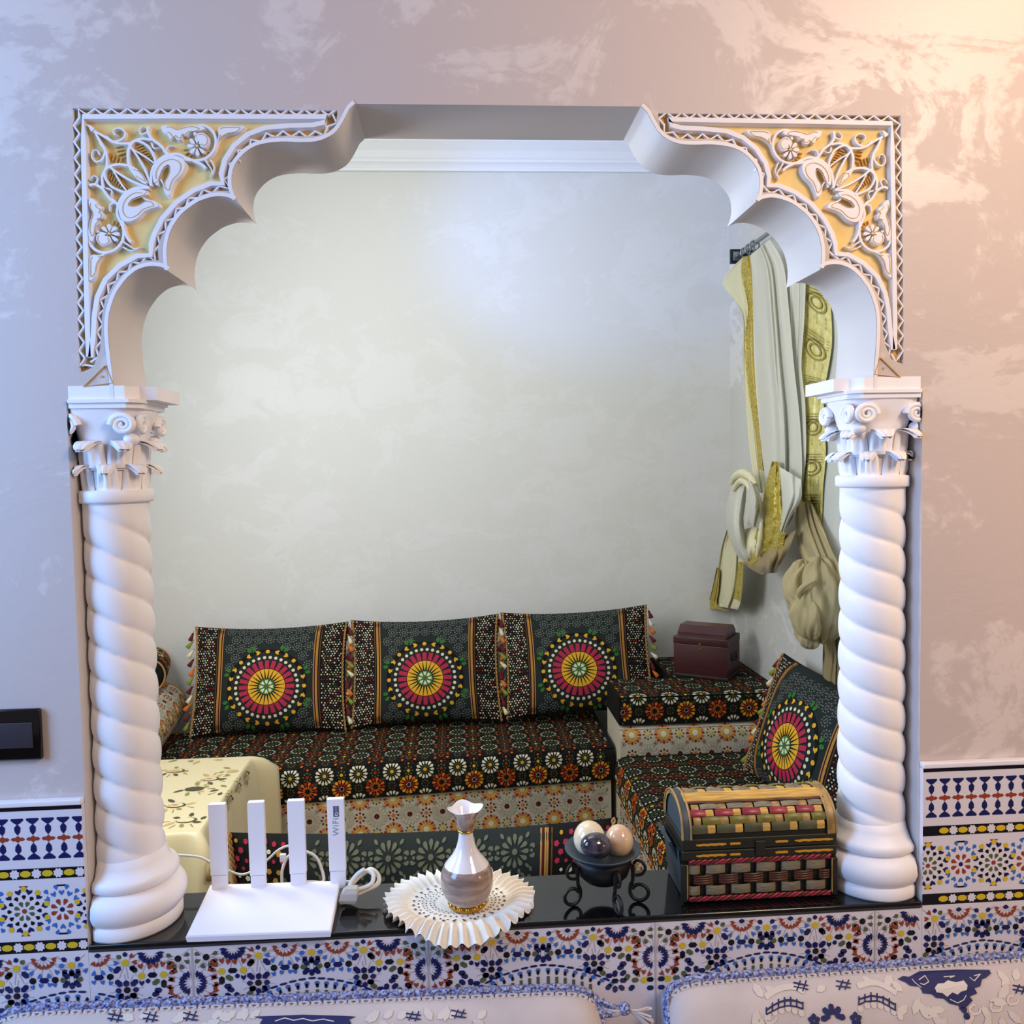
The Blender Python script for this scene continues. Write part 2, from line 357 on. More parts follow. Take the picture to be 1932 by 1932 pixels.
def spandrel(mirror):
    X = (lambda p: mir(Z1(p))) if mirror else Z1
    po = panR if mirror else pan_out
    s = .33126*1.45/F    # zoom px -> metres
    side = 'right' if mirror else 'left'
    root = thing('carved_spandrel', ('carved plaster corner of ochre and ivory leaf scrolls above the right twisted column, warmly lit' if mirror else 'carved plaster corner of ochre and ivory leaf scrolls above the left twisted column, bluish lit'), 'carved panel', (0, .0115, 0), (0, 0, 0), 'carved corners of the arch')
    off = lambda o: setattr(o, 'location', (0, -.0115, 0)) or o
    g = MB(); face(g, po, [], .0105, 'ochre_dark'); off(g.build('ground', root))
    fld = MB(); face(fld, [X(p) for p in band_o], [], .0098, 'ochre'); off(fld.build('field', root))
    z = MB()
    for line in (zig_out, zig_in):
        W = [Vector(X(p)) for p in line]; seg = []; tot = 0
        for a, c in zip(W, W[1:]): seg.append((a, c, (c-a).length)); tot += seg[-1][2]
        step = .0128; n = max(2, int(tot/step)); pts = []
        for k in range(n+1):
            d = tot*k/n
            for a, c, l in seg:
                if d <= l+1e-9: break
                d -= l
            t = (c-a)/l; q = Vector((-t.y, t.x)); pts.append(a+t*min(d, l)+q*(.0046 if k % 2 else -.0046))
        ribbon(z, pts, .0042, .0105, .0005, ivory)
        ribbon(z, [w for w in W], .0022, .0105, .006, 'ochre_dark')
    off(z.build('zigzag_border', root))
    f = MB(); ribbon(f, [X(p) for p in band_o], .0115, .0105, -.0012, ivory, True)
    off(f.build('frame_band', root))
    lv = MB()
    for dia in (0, 1):
        D = (lambda l: [(y+2, x-2) for x, y in l]) if dia else (lambda l: l)
        for l, w, tp in stems: ribbon(lv, [(v.x, v.y) for v in spline([Vector((*X(p), 0)) for p in D(l)], 6)], w*s, .0098, .0005, ivory, False, tp)
        for l in hatch(): ribbon(lv, [X(p) for p in D(l)], 7*s, .0098, .005, 'ochre_dark')
        lf = MB()
        for l in leaves:
            pp = [(v.x, v.y) for v in spline([Vector((*X(p), 0)) for p in D(l)], 4, True)]; pad(lv, pp, .0098, -.0008, ivory, .10)
            gx, gz = sum(q[0] for q in pp)/len(pp), sum(q[1] for q in pp)/len(pp)
            ribbon(lv, [(gx+(q[0]-gx)*.70, gz+(q[1]-gz)*.70) for q in pp[1:-3]], 5*s, 0, -.0014, 'groove')
        c = X(D([flower])[0])
        for k in range(8):
            a = 2*pi*k/8; pad(lv, [(c[0]+cos(a+d)*r*s, c[1]+sin(a+d)*r*s) for d, r in ((-.1, 10), (-.3, 34), (-.22, 50), (0, 56), (.22, 50), (.3, 34), (.1, 10))], .0098, 0, ivory, .12)
        pad(lv, [(c[0]+9*s*cos(k), c[1]+9*s*sin(k)) for k in [2*pi*i/8 for i in range(8)]], .0098, -.001, 'ochre', .2)
    c = X((215, 215)); pad(lv, [(c[0]+a*s, c[1]+b_*s) for a, b_ in ((-22, 22), (0, 14), (22, -2), (12, -14), (0, -22), (-12, 4))], .0098, 0, ivory)
    off(lv.build('leaf_scrolls', root))
    # little incised triangle at the springing
    tr = MB(); tri = [(175,1690),(300,1568),(342,1668)]
    for a, c in zip(tri, tri[1:]+tri[:1]): ribbon(tr, [X(a), X(c)], 5*s, .0115, -.002, 'ochre_dark')
    cc = X((280, 1632)); pad(tr, [(cc[0]+.002*cos(k), cc[1]+.002*sin(k)) for k in [2*pi*i/8 for i in range(8)]], 0, -.002, 'ochre_dark', .2)
    off(tr.build('incised_triangle', root))
spandrel(False); spandrel(True)

# ------------------------------------------------------------------ twisted columns
mat('column_white', 'f1eef0', .5, var=.015, vscale=15)
def column(mirror):
    ax = (lambda x: 2*XM-x) if mirror else (lambda x: x)
    cx = -.596; cy = .072; m = 'column_white'; sg = -1 if mirror else 1
    cx = ax(cx)
    root = thing('twisted_column', 'white twisted plaster column at the right of the arch beside the wicker chest' if mirror else 'white twisted plaster column at the left of the arch behind the router', 'column', (cx, cy, LZ), (0, 0, 0), 'twisted columns of the arch')
    H = 1.671-LZ                         # underside of the impost
    # base: lathe rings, cut off flat where it meets the jamb
    cut = (JR-.004-cx) if mirror else (JL+.004-cx)
    def clampx(o):
        for v in o.data.vertices:
            if mirror and v.co.x > cut: v.co.x = cut
            if not mirror and v.co.x < cut: v.co.x = cut
        return o
    b = MB(); b.lathe([(.0001, 0), (.084, 0), (.086, .004), (.086, .020), (.080, .026)], m, n=48); clampx(b.build('plinth', root))
    b = MB(); b.lathe([(.060, .022), (.082, .024), (.090, .034), (.0945, .047), (.093, .060), (.085, .072), (.074, .078), (.05, .08)], m, n=48); clampx(b.build('torus', root))
    b = MB(); b.lathe([(.05, .078), (.076, .079), (.081, .084), (.082, .093), (.078, .099), (.070, .105), (.064, .116), (.060, .13), (.05, .133)], m, n=48); clampx(b.build('flared_ring', root))
    # shaft
    z0, z1 = .118, H-.172; b = MB(); nz, nt = 190, 64; pitch = .057; starts = 2 if mirror else 3; rings = []
    for i in range(nz+1):
        t = i/nz; z = z0+(z1-z0)*t; Rz = .0605-.0035*t
        env = min(1, (1-t)*11)*min(1, t*14+.25)
        rg = []
        for j in range(nt):
            th = 2*pi*j/nt; ph = z/pitch + (starts*th/(2*pi)); fr = ph % 1.0
            pr = sqrt(max(0, 1-(2*((fr+.08) % 1.)-1)**2)); r = Rz*(1-.135*env*(1-pr))
            rg.append((r*cos(th), r*sin(th), z))
        rings.append(rg)
    b.loft(rings, m, True, True, True); clampx(b.build('twisted_shaft', root))
    b = MB(); b.lathe([(.05, z1-.002), (.0625, z1), (.0645, z1+.003), (.0645, z1+.018), (.062, z1+.021), (.05, z1+.022)], m, n=48); clampx(b.build('collar', root))
    # capital
    cap = thing('capital', None, None); cap.parent = root
    K0 = z1+.020; KS = .861; k0 = 0.; cap.location = (0, 0, K0); cap.scale = (1, 1, KS); b = MB()
    sqr = lambda r, z, e: [(r*(abs(cos(a))**e)*(1 if cos(a) >= 0 else -1), r*(abs(sin(a))**e)*(1 if sin(a) >= 0 else -1), z) for a in [2*pi*j/48 for j in range(48)]]
    b.loft([sqr(.050, k0, 1), sqr(.051, k0+.05, 1), sqr(.054, k0+.09, .9), sqr(.062, k0+.125, .75), sqr(.07, k0+.15, .62), sqr(.072, k0+.165, .6)], m, True, True, True); clampx(b.build('bell', cap))
    lf = MB()
    def leaf(a, zb, zt, r0, rt, w):
        def S(u, v):       # tongue that climbs the bell and curls out at its tip
            t = v; x = (u-.5)*2; ww = w*(1-.25*t)*(1 if t < .8 else max(.25, 1-(t-.8)*3.2))
            if t < .72: rr = r0+.006*t; zz = zb+(zt-zb)*(t/.72)
            else: q = (t-.72)/.28*pi*1.05; rr = r0+.004+(rt-r0)*(.5-.5*cos(q*.95)); zz = zt+.010*sin(q)-.010*(1-cos(q))*.5
            rr += .004*(1-x*x)+(.0025*cos(x*9))*(1 if t > .2 else t*5)
            th = x*ww/.06; c, s_ = cos(a), sin(a); lx, ly = rr*cos(th), rr*sin(th)
            return (lx*c-ly*s_, lx*s_+ly*c, zz)
        lf.grid(S, 10, 18, m)
        lf.grid(lambda u, v: tuple(Vector(S(u, v))*1-Vector((cos(a)*.004, sin(a)*.004, .004))), 10, 18, m)
    for k in range(8): leaf(2*pi*(k+.25)/8, k0, k0+.046, .052, .074, .022)
    for k in range(8): leaf(2*pi*(k+.75)/8, k0+.045, k0+.092, .055, .086, .024)
    clampx(lf.build('leaves', cap))
    vo = MB()
    for k in range(4):
        a = pi/4+k*pi/2
        for s2 in (-1, 1):
            pts = []
            for i in range(34):
                t = i/33; q = t*2.2*2*pi; r = .020*(1-t*.86); u = s2*(.030-r*cos(q)); z = k0+.128+r*sin(q)
                d = .074; c, s_ = cos(a), sin(a); base = Vector((d*c, d*s_, z)); side = Vector((-s_, c, 0))*s2
                # volute stands diagonal, turned on to the two faces
                fa = a+s2*pi/4; n_ = Vector((cos(fa), sin(fa), 0)); tdir = Vector((-sin(fa), cos(fa), 0))*(-s2)
                pts.append(n_*.069+tdir*(.052-.0-r*cos(q)*1.0-.006)+Vector((0, 0, z)))
            vo.tube(pts, [.0062*(1-.45*i/33) for i in range(34)], m, 7)
        for zz, rr in ((k0+.128, .012), (k0+.100, .013)): vo.ball((.082*cos(a)*(1 if zz > k0+.11 else .92), .082*sin(a)*(1 if zz > k0+.11 else .92), zz), rr, m, 8)
    clampx(vo.build('volutes', cap))
    ab = MB()
    def slab(r, rin, z0_, z1_):   # square plate with chamfered corners, trimmed at the jamb side
        pts = []
        for k in range(4):
            a = pi/4+k*pi/2
            for d in (-1, 1):
                e = a+d*pi/4; n_ = Vector((cos(e), sin(e))); t_ = Vector((-sin(e), cos(e)))*(-d)
                pts.append(n_*r+t_*(r-rin))
        ab.loft([[(p.x, p.y, z0_) for p in pts], [(p.x, p.y, z1_) for p in pts]], m, True, True, False)
    slab(.074, .020, k0+.160, k0+.170); slab(.078, .018, k0+.170, k0+.1765)
    clampx(ab.build('abacus', cap))
    # impost block carrying the arch, as deep as the wall
    im = MB(); zb = K0+.1765*KS; zt = zs-LZ-.005; x0 = cut; e = .095*sg
    P = [(x0, -.073), (e*.55, -.073), (e*.72, -.050), (e, -.046), (e, .076), (x0, .076)]
    im.loft([[(p[0], p[1], zb) for p in P], [(p[0], p[1], zt) for p in P]], m, True, True, False); im.build('impost', root)
column(False); column(True)

# ------------------------------------------------------------------ tiled dado
for n, c, r in (('tile_white', 'dcd6dc', .18), ('tile_navy', '1b2056', .18), ('tile_blue', '3c6db8', .18), ('tile_red', '93402b', .18), ('tile_yellow', 'd6b62c', .18), ('tile_green', '566040', .18), ('tile_black', '14131b', .15), ('tile_line', 'b9a7a8', .3), ('tile_joint', 'b8b0b0', .6)):
    mat(n, c, r)
DY = -.012
def zlev(x, y): return PY(x, y, DY).z
zl = [zlev(93.6, y) for y in (1521, 1528, 1542, 1620, 1637, 1657, 1669.5, 1764, 1773.6, 1796, 1803)]
Wt = abs(PY(1247, 1737, DY).x-PY(818, 1767, DY).x); seam0 = PY(362, 1795, DY).x
SF = lambda x, z: (Vector((x, DY, z)), Vector((0, -1, 0)))
def big_tile():
    """right half of one 40 cm tile, x from its middle, z down from its top edge"""
    k = Wt/1557.; C = lambda x, y: ((x-860)*k, -(y-(185-.061*(x-860)))*k); out = []
    px = lambda d: d*k
    nv, bl, rd, ye, gr, bk, wh = 'tile_navy', 'tile_blue', 'tile_red', 'tile_yellow', 'tile_green', 'tile_black', 'tile_white'
    def star(x, y): c = C(x, y); out.append(ngon(*c, px(23), 16, ye))
    def oct_(x, y, m=bk): c = C(x, y); out.append(ngon(*c, px(23), 8, m, pi/8))
    def hx(x, y, a, m, l=62, w=36): c = C(x, y); out.append(hexa(*c, R(a), px(l), px(w), m))
    def rg(x, y, n, r0, r1, w, m, sh, a0=0, arc=None, alt=None): c = C(x, y); out.extend(ring(*c, n, px(r0), px(r1), px(w), m, sh, R(a0), arc, alt))
    low = lambda a: sin(a) < .12
    # thin interlace lines under everything
    for cx_, cy_, r in ((862, 262, 112), (1207, 243, 112), (1032, 192, 150), (1372, 170, 150), (1547, 212, 95), (1635, 380, 175), (1212, 430, 110)):
        c = C(cx_, cy_)
        for kk in range(12):
            a = 2*pi*kk/12+.13; out.append(petal(*c, a, px(26), px(r), px(5), 'tile_line', 2))
    star(862, 262); rg(862, 262, 8, 38, 78, 30, nv, 0, 22.5+22.5, None, bl)
    for a, m in ((45, nv), (135, nv), (90, nv), (0, gr), (180, gr), (-90, nv), (-45, nv), (-135, nv)): x, y = 862+47*cos(R(a)), 357-44*sin(R(a)); hx(x, y, a, m, 62 if a % 90 else 50, 34)
    for sx_ in (1,):
        oct_(965, 349); hx(1035, 345, 0, nv, 66, 36); oct_(1107, 340)
        rg(1032, 190, 14, 48, 84, 30, rd, 3, -90, low); rg(1032, 190, 14, 106, 150, 26, bl, 3, -77, lambda a: -2.55 < ((a+pi) % (2*pi))-pi < -.6); c = C(1032, 188); out.append(petal(*c, -pi/2, px(-8), px(26), px(38), nv, 0))
        for dx in (-70, 70): rg(1032+dx, 400, 1, 0, 36, 28, bl, 3, 70); rg(1032+dx*.4, 395, 1, 0, 34, 28, bl, 3, 100)
        star(1207, 243); rg(1207, 243, 8, 40, 78, 30, rd, 3, 0, lambda a: cos(a) > .3); rg(1207, 243, 8, 40, 78, 30, bl, 3, 180, lambda a: cos(a) < -.8); rg(1207, 243, 8, 38, 74, 30, nv, 0, 90, lambda a: sin(a) > .9); rg(1207, 243, 8, 38, 76, 30, gr, 0, 135, lambda a: sin(a) > .3 and cos(a) < -.3)
        hx(1153, 292, 45, nv); hx(1258, 286, -45, bk); hx(1208, 385, 90, nv, 46, 36); hx(1160, 384, -45, nv); hx(1260, 380, 45, nv)
        oct_(1212, 430); rg(1212, 430, 8, 34, 78, 34, nv, 0, 180, lambda a: sin(a) < .3)
        c = C(1372, 168); out.append(ngon(*c, px(22), 10, bl)); rg(1372, 170, 14, 34, 88, 34, nv, 3, -90, low)
        star(1308, 332); star(1450, 323); hx(1378, 326, 0, bk, 64, 36); hx(1497, 262, 45, rd, 68, 38)
        for x, y, a in ((1305, 268, 100), (1362, 268, 75), (1405, 262, 100), (1446, 252, 75), (1503, 308, 20), (1503, 358, -5), (1482, 408, 0), (1492, 448, 10)): rg(x, y, 1, -22, 22, 32, rd, 3, a)
        oct_(1547, 214); rg(1547, 214, 8, 38, 80, 32, gr, 4, 22.5)
        c = C(1630, 380); out.append(ngon(*c, px(20), 10, bl)); rg(1632, 380, 14, 36, 88, 32, nv, 3, 12, lambda a: cos(a) < -.05); rg(1632, 380, 14, 118, 160, 32, rd, 3, 12, lambda a: cos(a) < -.45)
        hx(1400, 374, 35, gr, 58, 34); hx(1450, 386, 90, bk, 60, 36); rg(1348, 367, 1, -18, 18, 30, nv, 0, 90); rg(1308, 383, 1, -20, 20, 32, nv, 3, 90)
        for x, y, a, m in ((1412, 430, 0, nv), (1412, 495, 40, nv), (1355, 500, 80, nv), (1315, 515, 0, nv), (1270, 495, 140, gr), (1500, 490, -40, bk), (1395, 455, 20, nv), (1250, 465, 0, nv), (1160, 465, 200, bl), (1355, 552, 0, bk), (1412, 548, 0, nv), (1495, 545, 0, gr), (1440, 525, 60, gr), (1355, 610, 90, nv), (1310, 595, 45, nv), (1400, 600, -45, nv), (1600, 540, 0, bk), (1470, 600, 45, nv), (1600, 600, 0, nv)): hx(x, y, a, m, 52, 34)
        star(1555, 545); rg(1555, 545, 8, 36, 76, 30, rd, 3, 90, lambda a: sin(a) > .3)
    # scalloped fan
    for kk in range(0, 14):
        x = 862+kk*62; y = 440+ (kk*62)**2/1500.*1.0*.8
        sl = -math.atan2(2*(kk*62)/1500.*.8, 1)*57.3
        if x < 1330: hx(x, y, sl, nv, 58, 15); hx(x+32, y+34, 0, bl, 36, 28)
    for kk in range(0, 7):
        x = 895+kk*58; y = 490+(x-862)**2/1500.*.8
        out.append(petal(*C(x, y), pi/2, px(-18), px(18), px(20), bk, 0)); 
        if kk < 6: out.append(petal(*C(x, y+28), -pi/2, 0, px(95), px(20), gr, 2))
    full = []
    for P, m in out:
        if sum(p[0] for p in P)/len(P) < -px(10): continue
        full.append((P, m))
        if sum(p[0] for p in P)/len(P) > px(10): full.append(([(-x, z) for x, z in P], m))
    # swap some blues for reds nothing else: keep the tile symmetric
    return [(P, m) for P, m in full if all(abs(p[0]) < Wt/2-.001 and -.175 < p[1] < -.0005 for p in P)]
TILE = big_tile()
def dado(name, x0, x1, side):
    b = MB(); zt = zl[0]
    b.box((x0, DY, .30), (x1, -.0003, zt), 'tile_white')
    # black capping line
    stamp(b, SF, [([(x0, zl[0]), (x1, zl[0]), (x1, zl[1]), (x0, zl[1])], 'tile_black')], .0004)
    mo = []; per = .0248; h = zl[2]-zl[3]; zc = (zl[2]+zl[3])/2; n = int((x1-x0)/per)+2
    for k in range(n):
        x = (x1-per*.25-k*per) if side < 0 else (x0+per*.62+k*per)
        for s in (1, -1):
            mo.append(([(x-.0095, zc+s*h*.5), (x+.0095, zc+s*h*.5), (x+.0105, zc+s*h*.46), (x+.006, zc+s*h*.40), (x+.002, zc+s*h*.36), (x-.002, zc+s*h*.36), (x-.006, zc+s*h*.40), (x-.0105, zc+s*h*.46)], 'tile_navy'))
            mo.append(([(x, zc+s*h*.37), (x+.0052, zc+s*h*.28), (x+.0045, zc+s*h*.18), (x, zc+s*h*.09), (x-.0045, zc+s*h*.18), (x-.0052, zc+s*h*.28)], 'tile_navy'))
        mo.append(([(x-.0115, zc), (x-.008, zc+.0032), (x-.004, zc+.0028), (x, zc+.0062), (x+.004, zc+.0028), (x+.008, zc+.0032), (x+.0115, zc), (x+.008, zc-.0032), (x+.004, zc-.0028), (x, zc-.0062), (x-.004, zc-.0028), (x-.008, zc-.0032)], 'tile_red'))
    for za, zb in ((zl[4], zl[5]), (zl[8], zl[9])):
        mo.append(([(x0, za), (x1, za), (x1, zb), (x0, zb)], 'tile_black')); q = .0355; n = int((x1-x0)/q)+2; zm = (za+zb)/2
        for k in range(n):
            x = (x1-q*.7-k*q) if side < 0 else (x0+q*1.1+k*q)
            mo.append(ngon(x, zm, .0092, 10, 'tile_yellow', 0, 1, .62)); mo.append(([(x+q/2+(.0088 if j % 2 else .0066)*cos(pi*j/8), zm+(.0088 if j % 2 else .0066)*sin(pi*j/8)) for j in range(16)], 'tile_white'))
    zm = (zl[6]+zl[7])/2; hh = (zl[6]-zl[7])/2; P = .0615
    n = int((x1-x0)/P)+3
    for k in range(-1, n):
        x = (x1-.039-k*P) if side < 0 else (x0+.010+k*P); odd = (k % 2) if side < 0 else (k+1) % 2
        if odd or side > 9:
            mo += [ngon(x, zm, .0042, 10, 'tile_red')]+ring(x, zm, 8, .0070, .0175, .0080, 'tile_green', 4, pi/8)+ring(x, zm, 12, .0195, .0280, .0078, 'tile_black', 4, 0)+ring(x, zm, 12, .0285, .0385, .0100, 'tile_navy', 3, pi/12)
            mo += [ngon(x+.0385*cos(j*pi/5+pi/10), zm+.0385*sin(j*pi/5+pi/10), .0046, 10, 'tile_yellow') for j in range(10)]
        else:
            mo += [ngon(x, zm, .0042, 10, 'tile_navy')]+ring(x, zm, 8, .0075, .0195, .0085, 'tile_red', 4, pi/8)+ring(x, zm, 14, .0245, .0340, .0088, 'tile_blue', 3, pi/14, lambda a: abs(sin(a)) > .5)+ring(x, zm, 14, .0345, .0440, .0085, 'tile_blue', 4, 0, lambda a: abs(sin(a)) > .5)
        for s in (1, -1): mo.append(([(x-.008, zm+s*hh), (x+.008, zm+s*hh), (x+.005, zm+s*(hh-.003)), (x-.005, zm+s*(hh-.003))], 'tile_red' if odd else 'tile_black'))
    inside = lambda P: all(x0 <= p[0] <= x1 for p in P)
    def cl(P): return [(min(max(p[0], x0), x1), p[1]) for p in P]
    mo = [(cl(P), m) for P, m in mo if sum(p[0] for p in P)/len(P) > x0-.004 and sum(p[0] for p in P)/len(P) < x1+.004]
    mo = [(P, m) for P, m in mo if all(zl[10] < p[1] <= zl[0]+.001 for p in P)]
    for i, (P, m) in enumerate(mo): stamp(b, SF, [(P, m)], .0004+.0003*(m in ('tile_yellow', 'tile_white')))
    return b
def add_tiles(b, x0, x1, ztop):
    k0 = math.floor((x0-seam0)/Wt)-1
    for k in range(k0, k0+12):
        xc = seam0+Wt*(k+.5)
        if xc+Wt/2 < x0 or xc-Wt/2 > x1: continue
        mo = [([(x+xc, z+ztop) for x, z in P], m) for P, m in TILE]
        mo = [(P, m) for P, m in mo if all(x0 < p[0] < x1 for p in P)]
        for P, m in mo: stamp(b, SF, [(P, m)], .0004 if m == 'tile_line' else .0007)
        sx = seam0+Wt*k
        if x0 < sx < x1: stamp(b, SF, [([(sx-.0012, ztop), (sx+.0012, ztop), (sx+.0012, ztop-.3), (sx-.0012, ztop-.3)], 'tile_joint')], .0008)
TZ = LZ-.0130
XE0, XE1 = -1.5, 1.75
L_ = dado('d', XE0, JL-.0005, -1); add_tiles(L_, XE0, JL-.0005, TZ); tag(L_.build('trim_4'), kind='structure')
R_ = dado('d', JR+.0005, XE1, 1); add_tiles(R_, JR+.0005, XE1, TZ); tag(R_.build('trim_5'), kind='structure')
b = MB(); b.box((JL, DY, .30), (JR, -.0003, TZ), 'tile_white'); add_tiles(b, JL, JR, TZ); tag(b.build('trim_6'), kind='structure')
b = MB()
for x0, x1 in ((XE0, JL), (JR, XE1)): b.box((x0, DY-.003, zl[0]+.0005), (x1, -.0004, zl[0]+.010), 'white_plaster', .002)
tag(b.build('trim_7'), kind='structure')

# ------------------------------------------------------------------ wall switch (left edge of the view)
mat('switch_black', '050506', .12, spec=.6); mat('switch_grey', '35333a', .3)
a = PY(80, 1334, 0); c = PY(0, 1433, 0); w = .21
root = thing('wall_switch', 'glossy black wall switch plate with a dark grey rocker on the left wall', 'light switch', (a.x-w/2, 0, (a.z+c.z)/2))
h = a.z-c.z
b = MB(); b.box((-w/2, -.011, -h/2), (w/2, -.0005, h/2), 'switch_black', .004); b.build('plate', root)
b = MB(); b.box((-w/2+.014, -.0135, -h/2+.022), (w/2-.012, -.0105, h/2-.022), 'switch_grey', .0012); b.build('rocker', root)
# ------------------------------------------------------------------ fabrics
for n, c in (('fab_dark', '0d0f0c'), ('fab_dark2', '15150f'), ('fab_cream', 'cfc9ac'), ('fab_yellow', 'd3a02a'), ('fab_orange', 'c4661e'), ('fab_red', '8c2416'), ('fab_olive', '4d5a34'), ('fab_grey', '70706a'), ('fab_white', 'bfb8a6'), ('fab_pale', 'a9a28f'), ('fab_pink', 'a52a45'), ('fab_green', '2f6a2a'), ('fab_gold', 'b8862f'), ('fab_tan', 'a67c4a'), ('fab_slate', '1f2624'), ('fab_slategrey', '6b6f68'), ('fab_maroon', '4a1012'), ('fab_brown', '5a3a1c')):
    mat(n, c, .85, spec=.2, bump=.15, bscale=900)
PP = .122
def daisy(x, y, r, style):
    if style == 'cream':
        return ring(x, y, 14, r*.48, r, r*.30, 'fab_cream', 4)+[ngon(x, y, r*.2, 10, 'fab_yellow')]+ring(x, y, 14, r*.28, r*.42, r*.08, 'fab_olive', 2)
    if style == 'creamtop':
        return ring(x, y, 14, r*.70, r*.98, r*.24, 'fab_cream', 4)+[ngon(x, y, r*.16, 8, 'fab_olive')]+ring(x, y, 14, r*.36, r*.55, r*.08, 'fab_olive', 2)
    if style == 'rusttop':
        return ring(x, y, 12, r*.55, r*.86, r*.24, 'fab_red', 4, 0, None, 'fab_orange')+[ngon(x, y, r*.34, 10, 'fab_brown'), ngon(x, y, r*.16, 8, 'fab_dark')]
    if style == 'orange':
        return ring(x, y, 14, r*.5, r, r*.33, 'fab_orange', 4, 0, None, 'fab_yellow')+ring(x, y, 14, r*.26, r*.62, r*.18, 'fab_red', 4)+[ngon(x, y, r*.16, 8, 'fab_dark')]+ring(x, y, 8, r*.17, r*.27, r*.07, 'fab_cream', 2)
    if style == 'rust':
        return ring(x, y, 14, r*.5, r, r*.32, 'fab_red', 4, 0, None, 'fab_orange')+ring(x, y, 14, r*.22, r*.55, r*.14, 'fab_orange', 4)+[ngon(x, y, r*.15, 8, 'fab_dark')]
    if style == 'whitebig':
        return ring(x, y, 16, r*.34, r, r*.34, 'fab_pale', 4, .1)+ring(x, y, 16, r*.42, r*.9, r*.16, 'fab_white', 4, .1)+ring(x, y, 8, r*.02, r*.28, r*.13, 'fab_maroon', 0)
    if style == 'flare':
        return ring(x, y, 16, r*.55, r, r*.28, 'fab_red', 4, 0, None, 'fab_orange')+ring(x, y, 16, r*.28, r*.68, r*.2, 'fab_yellow', 4)+ring(x, y, 8, 0, r*.36, r*.2, 'fab_cream', 0)
def small(x, y, r, c1, c2): return [ngon(x, y, r*.34, 8, c1)]+ring(x, y, 8, r*.55, r, r*.3, c2, 0)
def dark_print(u0, u1, v0, v1, P=PP, b=.105, vr=.03, phase=0.):
    mo = []; k0 = int(math.floor(u0/P))-1; k1 = int(math.ceil(u1/P))+1
    for j in range(int(math.floor((v0-vr)/b))-1, int(math.ceil((v1-vr)/b))+2):
        v = vr+j*b; top = v < -.01  # tops show a ring print, thinned and darkened to stand for dimmer light
        for k in range(k0, k1+1):
            x = k*P+phase
            mo += daisy(x, v, .034, 'creamtop' if top else 'cream'); mo += small(x+P/2, v, .018, 'fab_yellow' if k % 2 else 'fab_red', 'fab_olive')
            mo += daisy(x+P/2, v+b/2, .036, 'rusttop' if v+b/2 < -.01 else ('orange' if k % 2 else 'rust')); mo += small(x, v+b/2, .016, 'fab_maroon', 'fab_olive')
            for s in (-1, 1): mo += small(x+s*P/4, v+b*.25, .009, 'fab_green', 'fab_brown')
    return [(p, m) for p, m in mo if all(u0 < q[0] < u1 and v0 < q[1] < v1 for q in p)]
def light_print(u0, u1, v0, v1, P=PP, phase=0., b=.125, vr=.0):
    mo = []; k0 = int(math.floor(u0/P))-1; k1 = int(math.ceil(u1/P))+1
    for j in range(int(math.floor((v0-vr)/b))-1, int(math.ceil((v1-vr)/b))+2):
        v = vr+j*b
        for k in range(k0, k1+1):
            x = k*P+phase
            mo += daisy(x, v, .036, 'flare'); mo += small(x+P/2, v, .02, 'fab_yellow', 'fab_olive'); mo += daisy(x+P/2, v+b/2, .042, 'whitebig'); mo += small(x, v+b/2, .022, 'fab_orange', 'fab_maroon')
            for s in (-1, 1): mo += small(x+s*P*.27, v+b*.22, .009, 'fab_red', 'fab_olive')
    def cl(p): return [(q[0], min(max(q[1], v0), v1)) for q in p]
    out = []
    for p, m in mo:
        cy = sum(q[1] for q in p)/len(p)
        if v0 < cy < v1 and all(u0 < q[0] < u1 for q in p): out.append((cl(p), m))
    return out
mat('fab_lightbase', 'b9b09a', .85, spec=.2, bump=.15, bscale=900)
class Slab:
    """soft slab: along axis A from O, front face looking along N, rounded top front edge. v<0 lies on top, v>0 on the front"""
    def __init__(s, O, A, N, L, depth, h, r, bulge=0., shear=0.):
        s.O, s.A, s.N, s.L, s.depth, s.h, s.r, s.bulge, s.shear = Vector(O), Vector(A), Vector(N), L, depth, h, r, bulge, shear
    def __call__(s, u, v):
        r = s.r; a = pi*r/2; Z = Vector((0, 0, 1))
        if v < -a/2: d = -v-a/2+r; q = Vector((-d, 0)); n = Vector((0, 1))
        elif v < a/2: t = (v+a/2)/r; q = Vector((-r+r*sin(t), -r+r*cos(t))); n = Vector((sin(t), cos(t)))
        else: q = Vector((0, -r-(v-a/2))); n = Vector((1, 0))
        if s.bulge and v > -a/2:
            zz = -q.y/s.h; q = q+Vector((s.bulge*sin(pi*min(1, max(0, zz))), 0))
        p = s.O+s.A*u+s.N*(q.x+s.shear*u)+Z*q.y
        return p, (s.N*n.x+Z*n.y)
    def mesh(s, b, m, end_m=None, rb=True):
        r = s.r; a = pi*r/2; vs = [-(s.depth-r)-a/2, -a/2]+[-a/2+a*k/6 for k in range(1, 7)]
        H = s.h-r+a/2; nf = 8; vs += [a/2+(H-a/2)*k/nf for k in range(1, nf+1)]
        nu = max(2, int(s.L/.1)); b.loft([[s(s.L*i/nu, v)[0] for v in vs] for i in range(nu+1)], m, False, False, True)
        for u in (0, s.L):
            pts = [s(u, v)[0] for v in vs]+[s(u, vs[0])[0]-Vector((0, 0, s.h))]; b.poly(pts, end_m or m)
        p = [s(0, vs[0])[0], s(s.L, vs[0])[0]]; d = Vector((0, 0, s.h)); b.poly([p[0], p[1], p[1]-d, p[0]-d], m)
        q = [s(0, vs[-1])[0], s(s.L, vs[-1])[0]]; b.poly([q[0], q[1], p[1]-d, p[0]-d], m)
        s.v0, s.v1 = vs[0], vs[-1]
